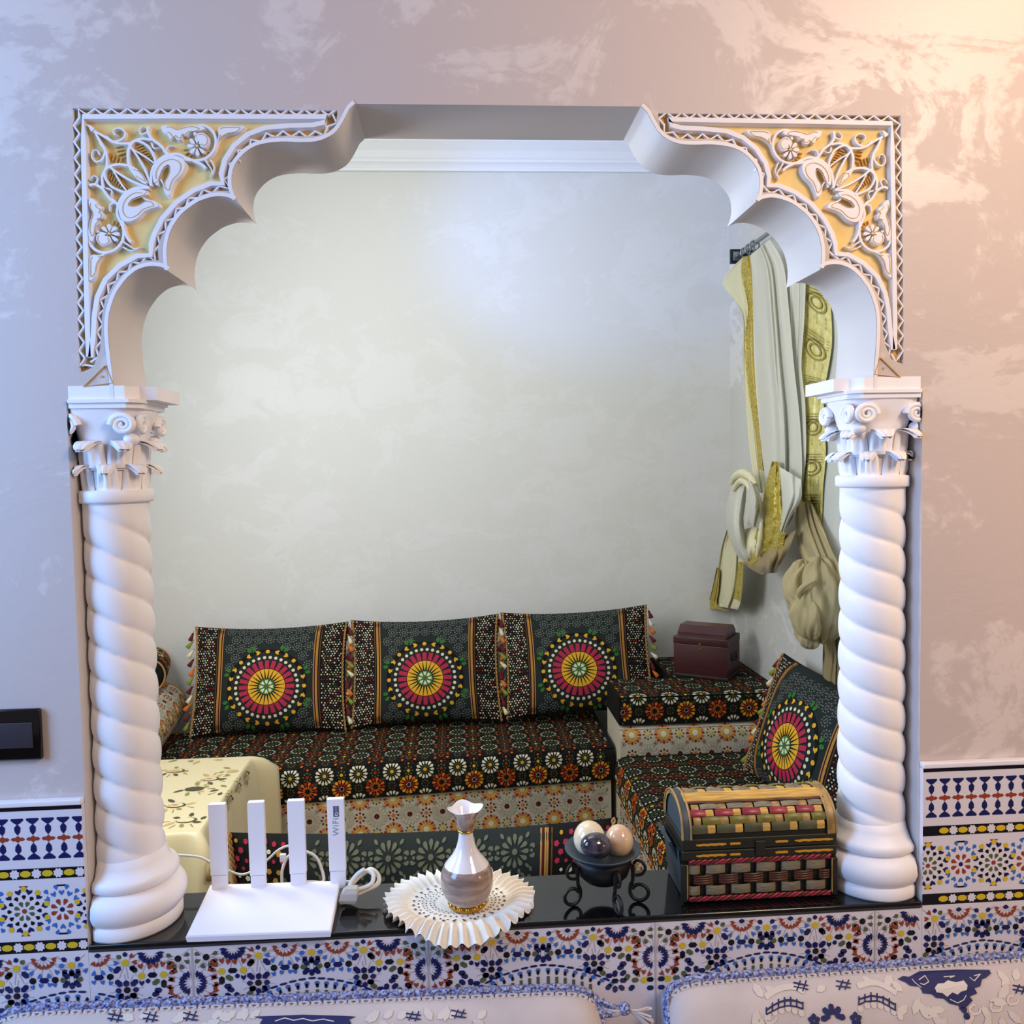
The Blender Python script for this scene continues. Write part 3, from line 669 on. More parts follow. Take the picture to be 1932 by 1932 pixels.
def slab_thing(name, label, cat, S, base, motifs, group=None, piping=None, rear=None):
    root = thing(name, label, cat, (0, 0, 0), (0, 0, 0), group); b = MB(); S.mesh(b, base); stamp(b, S, motifs, .0011)
    if rear: rear[0].mesh(b, base); stamp(b, rear[0], rear[1], .0011)
    c = S.O+S.A*(S.L/2)-S.N*(S.depth/2)-Vector((0, 0, S.h)); root.location = c
    o = b.build('cover', root); o.location = -c
    pm = MB(); L = .002
    for v in (0.,) if piping is None else piping[:1]:
        pm.tube([S(u, v)[0]+S(u, v)[1]*.001 for u in [S.L*i/30 for i in range(31)]], .0028, base, 6)
    pp = pm.build('piping', root); pp.location = -c
    return root
# ---- the long sofa under the back wall
zm = .462
y0 = 1.672; k_ = .075
sh = -(.105/1.29)*1.0
x0 = XLW+.03
S1 = Slab((x0, PZ(510, 1450, zm).y-(-.70-x0)*.086-.012, zm), (1, 0, 0), (0, -1, 0), .585-x0, .52, .132, .035, .006, -.086)
dl = PY(1084, 1447, 1.74).x
slab_thing('sofa_mattress', 'long dark flower-print mattress under the three medallion cushions by the back wall', 'mattress', S1, 'fab_dark', dark_print(.01, S1.L-.01, -.53, .126, phase=.031, vr=.030), 'dark print mattresses')
S1b = Slab((x0, S1.O.y+.012, zm-.1335), (1, 0, 0), (0, -1, 0), .575-x0, .50, zm-.134, .006, 0, -.086)
slab_thing('banquette', 'cream flower-print banquette below the long dark mattress', 'banquette', S1b, 'fab_lightbase', light_print(.01, S1b.L-.01, .0, .30, phase=.031, vr=.012), 'cream print sofa fronts', (.004,))
# ---- sofa along the right wall
xr = .578
S2 = Slab((xr, 1.655, .448), (0, -1, 0), (-1, 0, 0), 1.43, XRW-xr-.005, .135, .04, .006)
slab_thing('sofa_mattress', 'dark flower-print mattress along the right wall behind the wicker chest', 'mattress', S2, 'fab_dark', dark_print(.01, S2.L-.01, -.60, .125, phase=.04, vr=-.02, b=.10), 'dark print mattresses')
S2b = Slab((xr+.012, 1.655, .448-.1365), (0, -1, 0), (-1, 0, 0), 1.43, XRW-xr-.02, .448-.137, .006)
slab_thing('banquette', 'cream flower-print banquette at the left side of the right wall mattress', 'banquette', S2b, 'fab_lightbase', light_print(.01, S2b.L-.01, .0, .29, phase=.02, vr=.012), 'cream print sofa fronts', (.004,))
# ---- corner block: dark seat cushion over a cream one
xc, xm, yn = .597, .862, 1.94
S3b = Slab((xc, 1.672, .5555), (1, 0, 0), (0, -1, 0), XRW-xc-.004, yn-1.672, .5555, .05, .012)
S3c = Slab((xm, yn, .5555), (1, 0, 0), (0, -1, 0), XRW-xm-.004, YB-yn-.004, .5555, .004)
slab_thing('corner_block', 'cream print padded block in the corner with rounded front under the dark cushion', 'sofa block', S3b, 'fab_lightbase', light_print(.005, S3b.L-.005, -.06, .115, phase=.045, vr=.022, b=.15), None, (.0,), (S3c, []))
S3 = Slab((xc, 1.685, .666), (1, 0, 0), (0, -1, 0), XRW-xc-.004, yn-1.685, .108, .016, .002)
S3d = Slab((xm, yn, .666), (1, 0, 0), (0, -1, 0), XRW-xm-.004, YB-yn-.004, .108, .002)
slab_thing('corner_cushion', 'flat dark flower-print cushion on the corner block carrying the mahogany box', 'cushion', S3, 'fab_dark', dark_print(.004, S3.L-.004, -(yn-1.685)+.01, .104, phase=.075, vr=-.003, b=.115), None, None, (S3d, dark_print(.004, S3d.L-.004, -.365, -.004, phase=.05, vr=-.03, b=.115)))
# left side face of the corner cushion carries stretched stripes
# ---- bolsters at the far left end
def bolster(name, label, c, r, L, m, axis, motifs, group=None):
    A = Vector(axis); U = Vector((0, 0, 1)); N = U.cross(A).normalized()
    root = thing(name, label, 'bolster', c, (0, 0, 0), group)
    S = lambda u, v: ((A*u+(U*cos(v/r)+N*sin(v/r))*r), (U*cos(v/r)+N*sin(v/r)))
    b = MB(); n = 28
    prof = [(-L/2, .02), (-L/2, r*.6), (-L/2+.015, r*.92), (-L/2+.04, r), (L/2-.04, r), (L/2-.015, r*.92), (L/2, r*.6), (L/2, .02)]
    b.loft([[A*z+(U*cos(2*pi*j/n)+N*sin(2*pi*j/n))*rr for j in range(n)] for z, rr in prof], m, True, True, True)
    stamp(b, S, [(p, q) for p, q in motifs if all(abs(t[0]) < L/2-.045 for t in p)], .001); b.build('cover', root)
    for s in (-1, 1):
        e = MB(); e.tube([A*(s*(L/2-.012))+(U*cos(2*pi*j/24)+N*sin(2*pi*j/24))*r*.94 for j in range(24)], .004, 'fab_tan', 6, True); e.build('piping', root)
    return root
bolster('bolster', 'cream print bolster lying behind the left column, below the dark bolster', (-1.225, 1.90, zm+.102), .096, .62, 'fab_lightbase', (.12, -1, 0), light_print(-.3, .3, -.3, .3, phase=.02))
bolster('bolster', 'small dark print bolster behind the left column, on the back corner of the sofa', (-1.285, 2.12, zm+.270), .073, .26, 'fab_dark', (.25, -1, 0), dark_print(-.2, .2, -.3, .3))

# ------------------------------------------------------------------ medallion cushions
def pillow(w, h, t, pinch=.085):
    def P(u, v, side):
        e = max(0., (1-u**4)*(1-v**4)); x = w/2*u*(1-.045*(1-v*v)); y = h/2*v*(1-pinch*(1-u*u)); z = side*(t/2)*(e**.55)*(.55+.45*(1-u*u)*(1-v*v)**.5 if 1-v*v > 0 else .55)
        return Vector((x, y+h/2, z))
    def S(x, y):
        u, v = min(1, max(-1, 2*x/w)), min(1, max(-1, 2*y/h)); p = P(u, v, 1); du, dv = .01, .01
        a = P(min(1, u+du), v, 1)-P(max(-1, u-du), v, 1); c = P(u, min(1, v+dv), 1)-P(u, max(-1, v-dv), 1); n = a.cross(c)
        return p, (n.normalized() if n.length > 1e-9 else Vector((0, 0, 1)))
    return P, S
def medallion(cy):
    mo = [ngon(0, cy, .034, 20, 'fab_green')]+ring(0, cy, 8, .010, .031, .012, 'fab_cream', 3)+[ngon(0, cy, .008, 8, 'fab_olive')]
    mo += ring(0, cy, 24, .037, .077, .0185, 'fab_yellow', 1)+ring(0, cy, 24, .080, .115, .0175, 'fab_pink', 2)
    for k in range(34): a = 2*pi*k/34; mo.append(ngon(.1285*cos(a)*1., cy+.1285*sin(a), .0072, 8, 'fab_cream'))
    for k in range(24):
        a = 2*pi*(k+.0)/24; 
        if k % 3 == 0: mo.append(ngon(.155*cos(a), cy+.155*sin(a), .0088, 8, 'fab_yellow'))
        else: mo.append(petal(.155*cos(a), cy+.155*sin(a), a+(pi/2 if k % 3 == 1 else -pi/2)*1., -.011, .009, .018, 'fab_yellow', 3))
    for k in range(8):
        a = 2*pi*(k+.5)/8
        for d in (-.055, .055): mo.append(petal(.176*cos(a+d), cy+.176*sin(a+d), a+d*6, -.009, .016, .015, 'fab_green', 0))
    return mo
def lattice_small(x0, x1, y0, y1, P=.047, m='fab_slategrey', skip=None):
    mo = []; j = 0; y = y0
    while y < y1:
        x = x0+(P/2 if j % 2 else 0)
        while x < x1:
            if not (skip and skip(x, y)):
                mo += ring(x, y, 10, P*.30, P*.44, P*.12, m, 0)+ring(x, y, 8, P*.10, P*.20, P*.07, m, 2)
                mo += [ngon(x+P/2, y, P*.05, 4, m), ngon(x+P*.25, y+P*.43, P*.05, 4, m)]
            x += P
        y += P*.87; j += 1
    return mo
def mosaic(x0, x1, y0, y1, s=.0115, cols=None, rr=None):
    mo = []; rr = rr or random.Random(3); j = 0; y = y0
    while y < y1:
        x = x0+(s/2 if j % 2 else 0)
        while x < x1:
            m = rr.choice(cols or ('fab_cream', 'fab_cream', 'fab_cream', 'fab_maroon', 'fab_cream', 'fab_red', 'fab_olive'))
            mo.append(ngon(x+rr.uniform(-.1, .1)*s, y+rr.uniform(-.1, .1)*s, s*rr.uniform(.2, .36), 5, m, rr.uniform(0, 6))); x += s
        y += s*.86; j += 1
    return mo
def stripes(x0, w, y0, y1, cols):
    k = len(cols); mo = []
    for i, c in enumerate(cols):
        if c:
            n = 12
            for q in range(n): ya = y0+(y1-y0)*q/n; yb = y0+(y1-y0)*(q+1)/n; mo.append(([(x0+w*i/k, ya), (x0+w*(i+.85)/k, ya), (x0+w*(i+.85)/k, yb), (x0+w*i/k, yb)], c))
    return mo
def tassel_mesh(colname):
    b = MB(); b.tube([(0, 0, 0), (0, -.001, -.010)], .0016, 'fab_tan', 5); b.ball((0, 0, -.014), .0052, colname, 6)
    b.lathe([(.0045, -.016), (.0052, -.020), (.0075, -.028), (.0098, -.042), (.002, -.043)], colname, n=10); return b
mat('fab_moss', '5d624e', .9, spec=.2)
def bigflowers(x0, x1, y0, y1):
    mo = []; P = .088; j = 0; y = y1-.035
    while y > y0-.05:
        x = x0-.01+(P/2 if j % 2 else 0)
        while x < x1+.05:
            mo += ring(x, y, 12, .012, .030, .0095, 'fab_moss', 4)+ring(x, y, 12, .032, .044, .006, 'fab_moss', 0, pi/12)+[ngon(x, y, .006, 8, 'fab_moss')]+ring(x+P/2, y, 6, .005, .012, .006, 'fab_moss', 0)
            x += P
        y -= P*.8; j += 1
    return [(p, m) for p, m in mo if all(x0 < q[0] < x1 and y0 < q[1] < y1 for q in p)]
TCOL = ['fab_olive', 'fab_orange', 'fab_cream', 'fab_maroon']
mat('tassel_green', '7d8c2e', .9); mat('tassel_orange', 'cf6a1c', .9); mat('tassel_cream', 'd9cfae', .9); mat('tassel_maroon', '5c141b', .9)
TC = ['tassel_green', 'tassel_maroon', 'tassel_orange', 'tassel_cream', 'tassel_maroon', 'tassel_green', 'tassel_orange', 'tassel_maroon', 'tassel_cream']
TM = {}
def cushion(label, w=.638, h=.455, t=.17, med=True, loc=(0, 0, 0), rot=(0, 0, 0), group=None, name='cushion', ntas=11, tside=(-1, 1), bands=None, bcols=None):
    P, S = pillow(w, h, t); root = thing(name, label, 'cushion', loc, rot, group)
    pw = .195*w/.655; y0, y1 = -h/2+.006, h/2-.004
    b = MB()
    b.grid(lambda u, v: P(2*u-1, 2*v-1, 1), 44, 30, 'fab_slate', True, lambda u, v: 'fab_slate' if abs(2*u-1)*w/2 < pw+.008 else 'fab_dark')
    b.grid(lambda u, v: P(1-2*u, 2*v-1, -1), 24, 16, 'fab_dark')
    cy = -.046
    mo = lattice_small(-pw+.03, pw-.012, y0+.02, y1-.01, .047, 'fab_slategrey', lambda x, y: med and (x*x+(y-cy)**2) < .178**2) if med else bigflowers(-pw+.01, pw-.01, y0, y1)
    stamp(b, S, mo, .0012); b.build('cover', root)
    if med: b = MB(); stamp(b, S, [ngon(0, cy, .166, 40, 'fab_dark')], .0014); stamp(b, S, medallion(cy), .0030); b.build('medallion', root)
    for s in (-1, 1):
        b = MB(); xa = pw if s > 0 else -pw-.028
        stamp(b, S, stripes(xa, .028, y0, y1, ['fab_brown', None, 'fab_tan', 'fab_gold', 'fab_maroon', 'fab_tan'] if s < 0 else ['fab_tan', 'fab_maroon', 'fab_gold', 'fab_tan', None, 'fab_brown']), .0012)
        xb = (pw+.036, w/2-.014) if s > 0 else (-w/2+.014, -pw-.034)
        stamp(b, S, mosaic(xb[0], xb[1], y0+.005, y1-.003, bands or .0115, bcols), .0012); b.build('side_band', root)
    for s in (-1, 1):
        b = MB()
        for ph in (0, pi): b.tube([P(s*.975, -1+2*k/70, 1)+Vector((s*.003*sin(k*1.25+ph), 0, .004+.003*cos(k*1.25+ph))) for k in range(71)], .0026, 'fab_tan', 5)
        b.build('braid', root)
    rr = random.Random(11)
    for s in tside:
        for k in range(ntas):
            c = TC[(k+(3 if s > 0 else 0)) % len(TC)]
            if c not in TM: q = tassel_mesh(c).build('tassel', root); TM[c] = q.data; o = q
            else: o = bpy.data.objects.new('tassel', TM[c]); COL.objects.link(o); o.parent = root
            p = P(s*1.0, -.70+1.62*k/(ntas-1), 1); o.location = p+Vector((s*.004, 0, .006)); o.scale = (1.05,)*3
            # local y is up: hang the tassel down along -y, spread a little outwards
            o.rotation_euler = (R(-90), R(0), 0); o.rotation_euler = Matrix.Rotation(s*rr.uniform(.35, .9), 3, 'Z').to_4x4().to_3x3().to_euler() if False else (Matrix.Rotation(s*rr.uniform(.25, .8), 3, 'Z') @ Matrix.Rotation(R(-90), 3, 'X')).to_euler()
    return root
tl = R(90-20)
c1 = cushion('dark cushion with round red and gold medallion, nearest the left column', loc=(-.787, 2.025, zm+.006), rot=(tl, R(0), R(1.5)), group='medallion cushions on the long sofa')
c2 = copy_thing(c1, (-.142, 2.045, zm+.014), (tl, R(-1), R(-1)), 'dark medallion cushion in the middle of the row of three on the long sofa')
c3 = copy_thing(c1, (.503, 2.03, zm+.034), (tl, R(-2.2), R(-4)), 'dark medallion cushion beside the corner block, third from the left column')
c4 = cushion('dark medallion cushion leaning on the right wall, half hidden by the right column', loc=(1.035, 1.12, .456), rot=(R(90-20), R(0), R(-83)), h=.44)
# cushion on the near sofa below the ledge, seen from above
c5 = cushion('dark cushion with grey-green flowers lying low behind the ledge and vase', med=False, loc=(-.085, .275, .444), rot=(R(90-7), 0, R(-1)), w=.83, h=.352, t=.17, tside=(-1,), bands=.02, bcols=('fab_pink', 'fab_pink', 'fab_olive', 'fab_cream', 'fab_gold', 'fab_pink'))
b = MB(); b.box((-1.0, T+.008, 0), (.55, .75, .30), 'fab_lightbase', .01); tag(b.build('banquette'), 'low cream banquette hidden behind the tiled wall under the ledge', 'banquette')
b = MB(); b.box((-1.0, T+.008, .301), (.55, .75, .442), 'fab_dark', .02); tag(b.build('sofa_mattress'), 'dark mattress hidden below the ledge under the grey-flowered cushion', 'mattress')
# ------------------------------------------------------------------ table and cloth
mat('cloth_cream', 'ddd0a4', .38, spec=.5, sheen=.2); mat('cloth_olive', '8f8a4a', .7); mat('cloth_rose', 'b98a78', .7); mat('cloth_red', '8a3b38', .7); mat('cloth_dark', '4a4632', .7); mat('cloth_tan', 'c2a46c', .7); mat('wood_dark', '2a0f0f', .35, var=.25, vscale=9, stretch=(1, 6, 6))
tz = .55
tx0, tx1 = -1.30, PZ(475, 1424, tz).x+.004; ty0, ty1 = PZ(385, 1572, tz).y+.012, PZ(475, 1424, tz).y-.016
root = thing('low_table', 'low wooden table hidden under the cream rose-print cloth', 'table', ((tx0+tx1)/2, (ty0+ty1)/2, 0))
cx, cy = root.location.x, root.location.y
b = MB(); b.box((tx0+.01-cx, ty0+.01-cy, tz-.04), (tx1-.01-cx, ty1-.01-cy, tz-.006), 'wood_dark', .004); b.build('tabletop', root)
for sx in (tx0+.05, tx1-.09):
    for sy in (ty0+.05, ty1-.09): b = MB(); b.box((sx-cx, sy-cy, 0), (sx+.04-cx, sy+.04-cy, tz-.04), 'wood_dark', .003); b.build('leg', root)
root = thing('tablecloth', 'cream satin tablecloth printed with faded roses over the low table at left', 'tablecloth', (cx, cy, tz))
b = MB(); n = 420; hx, hy = (tx1-tx0)/2, (ty1-ty0)/2
def per(s):      # rounded-rect perimeter: point, outward normal, closeness to a corner, which side
    Lx, Ly = 2*hx, 2*hy; d = s*(2*Lx+2*Ly)
    if d < Ly: return Vector((hx, -hy+d)), Vector((1, 0)), min(d, Ly-d), (d > Ly/2)
    d -= Ly
    if d < Lx: return Vector((hx-d, hy)), Vector((0, 1)), min(d, Lx-d), d < Lx/2
    d -= Lx
    if d < Ly: return Vector((-hx, hy-d)), Vector((-1, 0)), min(d, Ly-d), False
    d -= Ly
    return Vector((-hx+d, -hy)), Vector((0, -1)), min(d, Lx-d), False
rings = []
drops = [(0, 0), (.003, .002), (.007, .010), (.011, .022), (.02, .06), (.026, .14), (.03, .22), (.034, .30), (.036, .43)]
for o_, dz in drops:
    rg = []
    for i in range(n):
        p, nn, dc, rear = per(i/n); cdir = Vector((1 if p.x > 0 else -1, 1 if p.y > 0 else -1)).normalized()
        g = math.exp(-(dc/.020)**2); k = min(1., dz/.05)
        amp = .088 if (p.x > 0 and p.y > 0) else .03
        w_ = .004*sin(i*.21)*k
        q = p+nn*(o_+w_)+cdir*(amp*g*(k*(1-.12*max(0, dz-.06)/.2)))
        rg.append((q.x, q.y, -dz+(.012*g*k if amp > .05 and dz < .05 else 0)))
    rings.append(rg)
b.loft(rings, 'cloth_cream', True, False, True); b.add(rings[0], [list(range(n))], 'cloth_cream')
def rose(x, y, r, a, rr):
    mo = []
    for k, (q, m) in enumerate(((1., 'cloth_dark'), (.84, 'cloth_cream'), (.66, 'cloth_tan'), (.5, 'cloth_cream'), (.34, 'cloth_rose'))): mo.append(ngon(x+.1*r*cos(k*2), y+.08*r*sin(k*2), r*q, 9, m, rr.uniform(0, 1), 1.15, .72))
    for k in range(5): aa = a+k*1.1; mo.append(petal(x+r*1.0*cos(aa), y+r*.9*sin(aa), aa+.5, 0, r*rr.uniform(.8, 1.5), r*.5, rr.choice(['cloth_olive', 'cloth_dark', 'cloth_olive', 'cloth_tan']), 0))
    for k in range(3): aa = a+2+k; mo.append(petal(x+r*1.6*cos(aa), y+r*1.2*sin(aa), aa, 0, r*.9, r*.14, 'cloth_olive', 2))
    return mo
rr = random.Random(5); mo = []
for px, py in ((395, 1470), (365, 1489), (350, 1548), (330, 1455), (392, 1432), (440, 1455), (330, 1520), (405, 1535), (430, 1490), (352, 1432)):
    p = PZ(px, py, tz); mo += rose(p.x-cx, p.y-cy, .027, rr.uniform(0, 6), rr)
mo = [(p, m) for p, m in mo if all(abs(q[0]) < hx-.004 and abs(q[1]) < hy-.004 for q in p)]
for i, (p, m) in enumerate(mo): stamp(b, lambda u, v: (Vector((u, v, 0)), Vector((0, 0, 1))), [(p, m)], .0005+.00006*(i % 14))
# border of dark roses where the cloth turns over the right and near edges
def SR(u, v): return Vector((hx+.012+.25*v*.2, u, -.012-v)), Vector((1, 0, 0))
mo = []
for k in range(6):
    y = -hy+.05+k*.105; mo += [(p, m) for p, m in rose(y, .028, .02, k, rr)]
def edgeS(u, v): # u along y, v from top (v<0) over the edge
    return (Vector((hx+min(0, v)+.012, u, .0012-max(0, v)*.9)), Vector((.5, 0, .9)))
stamp(b, edgeS, [(p, m) for p, m in mo if all(abs(q[0]) < hy-.07 for q in p)], .010)
def frontS(u, v): return (Vector((u, -hy-.012-.03*min(1, v/.1), -v)), Vector((0, -1, .1)))
mo = []
for x in (hx-.24, hx-.16, hx-.31): mo += rose(x, .05, .026, x*9, rr)
stamp(b, frontS, [(p, m) for p, m in mo], .012)
b.build('cloth', root)
# dark velvety fold strokes near the rear right corner (woven border)
tb = MB(); tb.ball((0, 0, 0), .006, 'cloth_tan', 6); tb.lathe([(.006, -.004), (.010, -.018), (.014, -.05), (.002, -.051)], 'cloth_tan', n=10)
p = PY(396, 1640, ty0-.05); o = tb.build('tassel', root); o.location = Vector((p.x-cx, -hy-.045, p.z-tz+.02))

# ------------------------------------------------------------------ mahogany box in the corner
mat('mahogany', '3c1316', .38, var=.2, vscale=7, stretch=(1, 1, 8)); mat('mahogany_top', '4a2426', .35, var=.15, vscale=7); mat('brass', 'b98f4a', .3, 1.); mat('mahogany_dark', '1c0a0c', .5)
root = thing('wooden_box', 'mahogany box with chamfered lid standing on the corner cushion', 'box', (1.028, 1.99, .6675), (0, 0, R(-34)))
W, Dp, H = .225, .18, .136
b = MB(); b.box((-W/2, -Dp/2, .006), (W/2, Dp/2, H), 'mahogany', .002); b.box((-W/2-.003, -Dp/2-.003, 0), (W/2+.003, Dp/2+.003, .012), 'mahogany_dark', .002); b.build('body', root)
b = MB(); b.box((-W/2-.001, -Dp/2-.001, H+.0008), (W/2+.001, Dp/2+.001, H+.030), 'mahogany', .002)
pr = [(-Dp/2+.018, H+.030), (-Dp/2+.018, H+.046), (-Dp/2+.05, H+.072), (Dp/2-.05, H+.072), (Dp/2-.018, H+.046), (Dp/2-.018, H+.030)]
b.loft([[(-W/2+.012, y, z) for y, z in pr], [(W/2-.012, y, z) for y, z in pr]], 'mahogany_top', True, True, False); b.build('lid', root)
b = MB(); b.box((-.006, -Dp/2-.004, H-.016), (.006, -Dp/2, H-.012), 'brass'); b.box((-.005, -Dp/2-.0045, H+.004), (.005, -Dp/2-.001, H+.008), 'brass'); b.build('clasp', root)
b = MB(); b.tube([(W/2+.002+.010*sin(pi*k/12), -.03+.06*k/12, .085-.014*sin(pi*k/12)) for k in range(13)], .0035, 'mahogany_dark', 7); b.box((W/2, -.04, .07), (W/2+.003, .04, .10), 'mahogany_dark', .001); b.build('side_handle', root)
# ------------------------------------------------------------------ router
mat('white_plastic', 'e8e6ee', .35); mat('white_gloss', 'eceaf0', .25); mat('led_green', '9dff7a', .4, emit=('9dff7a', 1.2)); mat('label_grey', '4d5673', .5); mat('label_pale', '8f96ac', .5)
zt = .777
q = [PZ(350, 1767, LZ+.012), PZ(625, 1757, LZ+.012), PZ(642, 1661, zt+.004), PZ(396, 1669, zt+.004)]
rx, ry = (q[0].x+q[1].x)/2, (q[0].y+q[2].y)/2
root = thing('wifi_router', 'flat white router with four upright antennas on the ledge beside the left column', 'router', (rx, ry, LZ))
b = MB(); T0 = [Vector((p.x-rx, p.y-ry, z)) for p, z in zip(q, (.013, .013, .029, .029))]; B0 = [Vector((p.x*.985, p.y*.985, .0015)) for p in T0]
def inset(P, d): c = sum(P, Vector())/4; return [p+(c-p).normalized()*d for p in P]
rings = [inset(B0, .004), B0, [p-Vector((0, 0, .0025)) for p in T0], inset(T0, .0022), inset([p+Vector((0, 0, .0006)) for p in T0], .005)]
b.loft(rings, 'white_plastic', True, True, False); b.build('body', root)
yA = q[2].y-.004
for pl, pr_, pt, pb in ((392, 424, 1519, 1668), (466, 497, 1515, 1668), (541, 573, 1512, 1665), (616, 648, 1509, 1660)):
    a = PY(pl, pt, yA-.006); c = PY(pr_, pt, yA-.006); d0 = PY(pl+6, pb, yA-.006); d1 = PY(pr_+5, pb, yA-.006)
    o = MB(); zb = d0.z+.016
    o.loft([[(x-rx, y-ry, z-LZ) for x, y in ((xa, yA-.006), (xb, yA-.006), (xb, yA+.006), (xa, yA+.006))] for xa, xb, z in ((d0.x, d1.x, zb), (a.x, c.x, a.z-.001), (a.x+.001, c.x-.001, a.z))], 'white_gloss', True, True, False)
    an = o.build('antenna', root)
    h = MB(); h.box((d0.x-rx+.001, yA-ry-.0055, .018), (d1.x-rx-.001, yA-ry+.0055, zb-LZ-.0012), 'white_plastic', .001); h.build('hinge', an)
    if pl == 616:      # printed mark, reading upwards
        cu = bpy.data.curves.new('lettering', 'FONT'); cu.body = 'WiFi'; cu.size = .0155; cu.align_x = 'CENTER'; cu.align_y = 'CENTER'; cu.extrude = .0001; cu.space_character = 1.15
        t = bpy.data.objects.new('lettering', cu); COL.objects.link(t); m_ = MATS['label_pale']
        dg = bpy.context.evaluated_depsgraph_get(); me = bpy.data.meshes.new_from_object(t.evaluated_get(dg)); bpy.data.objects.remove(t)
        me.materials.clear(); me.materials.append(m_)
        tp = PY(634, 1560, yA-.0065); o2 = bpy.data.objects.new('lettering', me); COL.objects.link(o2); o2.parent = an; o2.location = (tp.x-rx, yA-ry-.0064, tp.z-LZ); o2.rotation_euler = (Matrix.Rotation(R(90), 3, 'X') @ Matrix.Rotation(R(90), 3, 'Z')).to_euler()
        bd = MB(); tq = PY(634, 1531, yA-.0065); bx_, bz_ = tq.x-rx, tq.z-LZ
        bd.box((bx_-.005, yA-ry-.0066, bz_-.010), (bx_+.005, yA-ry-.0058, bz_+.010), 'label_grey')
        six = spline([(-.0028, .0032, 0), (-.0036, 0, 0), (-.003, -.003, 0), (0, -.0042, 0), (.003, -.003, 0), (.0032, -.0004, 0), (.001, .0012, 0), (-.002, .0002, 0)], 4)
        bd.tube([(bx_+.0-v.y*.8, yA-ry-.0067, bz_-.0045+v.x*.8) for v in six], .0006, 'white_gloss', 4)
        for kk in range(4): bd.box((bx_-.0018, yA-ry-.0068, bz_+.0005+kk*.0022), (bx_+.0018, yA-ry-.0065, bz_+.0017+kk*.0022), 'label_pale')
        bd.build('printed_badge', an)
b = MB(); f = PZ(485, 1760, LZ+.007); b.box((f.x-rx-.005, q[0].y-ry-.0012, .005), (f.x-rx+.005, q[0].y-ry+.0035, .0095), 'led_green'); b.build('status_light', root)

# ------------------------------------------------------------------ cables
mat('cable_white', 'dcd9d2', .45); mat('adapter_clear', 'b9b5ab', .25)
def cable(name, label, pts, r, extra=None):
    P = spline([PY(x, y, yy) for x, y, yy in pts], 8); c = P[0]; root = thing(name, label, 'cable', c)
    b = MB(); b.tube([p-c for p in P], r, 'cable_white', 8); b.build('cord', root)
    if extra: extra(root, c)
    return root
cable('network_cable', 'thin white cable running from behind the left column to the router', [(310, 1612, .20), (350, 1614, .195), (380, 1618, .19), (402, 1630, .185), (425, 1640, .19), (455, 1650, .19), (480, 1641, .19), (505, 1622, .19), (525, 1604, .19), (545, 1596, .19), (560, 1604, .188)], .0024)
def plug(root, c):
    b = MB(); p = PY(534, 1618, .185)-c; b.box(p-Vector((.006, .004, .008)), p+Vector((.006, .004, .008)), 'white_gloss', .002); b.build('plug', root)
cable('power_cable', 'white cable looped behind the third router antenna from the left column', [(532, 1664, .183), (533, 1640, .19), (545, 1615, .20), (570, 1606, .20), (595, 1616, .20), (607, 1640, .195), (610, 1663, .185), (590, 1664, .182), (566, 1664, .182)], .003, plug)
def wad(root, c):
    b = MB(); p = PY(660, 1694, .07)-c
    b.loft([[p+Vector((x*s_+dx, y*s_, z)) for x, y in ((-.019, -.010), (.012, -.012), (.014, .012), (-.017, .013))] for s_, z, dx in ((.9, -.006, 0), (1.05, 0, .001), (.95, .012, .003), (.6, .02, .006))], 'adapter_clear', True, True, False); b.build('clear_wrap', root)
cable('coiled_cable', 'bundle of coiled white cord in clear wrap on the ledge right of the router', [(646, 1664, .12), (662, 1664, .115), (684, 1650, .115), (700, 1640, .115), (714, 1652, .11), (712, 1668, .10), (690, 1680, .09), (664, 1690, .085), (652, 1684, .09), (668, 1664, .10), (690, 1644, .105), (704, 1650, .10), (700, 1668, .09), (676, 1678, .085), (660, 1672, .09), (672, 1652, .10), (688, 1640, .10)], .0042, wad)

# ------------------------------------------------------------------ doily and vase
mat('crochet', 'e6dfd2', .85, bump=.4, bscale=500); mat('crochet_hole', '3a3b3c', .9)
dc = Vector((-.011, .062, LZ)); root = thing('crochet_doily', 'round white crocheted doily with ruffled edge under the vase', 'doily', dc)
def doily(rr_, a):
    wob = sin(a*41+1.3*sin(a*3)); r = rr_
    if rr_ < .088: z = .004+.0012*sin(rr_*400)
    else:
        t = (rr_-.088)/.047; z = .004+.011*sin(min(1, t*1.2)*pi*.75)*(.7+.4*wob)+.004*t*wob; r = rr_+.004*t*sin(a*41+.8)+.002*t*sin(a*13)
    x, y = r*cos(a), r*sin(a)*.83
    if y+dc.y < -.016: z -= min(.03, (-.016-(y+dc.y))*.75)
    z = max(z, .0015) if y+dc.y >= -.016 else z
    return Vector((x, y, z))
b = MB(); b.grid(lambda u, v: doily(.0005+.1345*v, 2*pi*u), 410, 22, 'crochet'); b.build('ruffled_lace', root)
b = MB()
SD = lambda u, v: (doily(max(.001, u), v), Vector((0, 0, 1)))
for r_, n_, d_ in ((.046, 30, .0016), (.053, 34, .0017), (.06, 38, .0016), (.067, 40, .0018), (.074, 34, .0022), (.083, 28, .003)):
    for k in range(n_):
        a = 2*pi*(k+.5*(int(r_*1000) % 2))/n_; b_p = doily(r_, a); b.add([b_p+Vector((d_*cos(t), d_*.8*sin(t), .0011)) for t in [2*pi*i/6 for i in range(6)]], [list(range(6))], 'crochet_hole')
b.build('lace_holes', root)
mat('vase_white', 'e3dfe2', .12, coat=.6); mat('vase_marble', 'b9a294', .14, coat=.6, col2='7e6a62', vscale=24, stretch=(.6, .6, 3.4)); mat('gold', 'c8963c', .22, 1.)
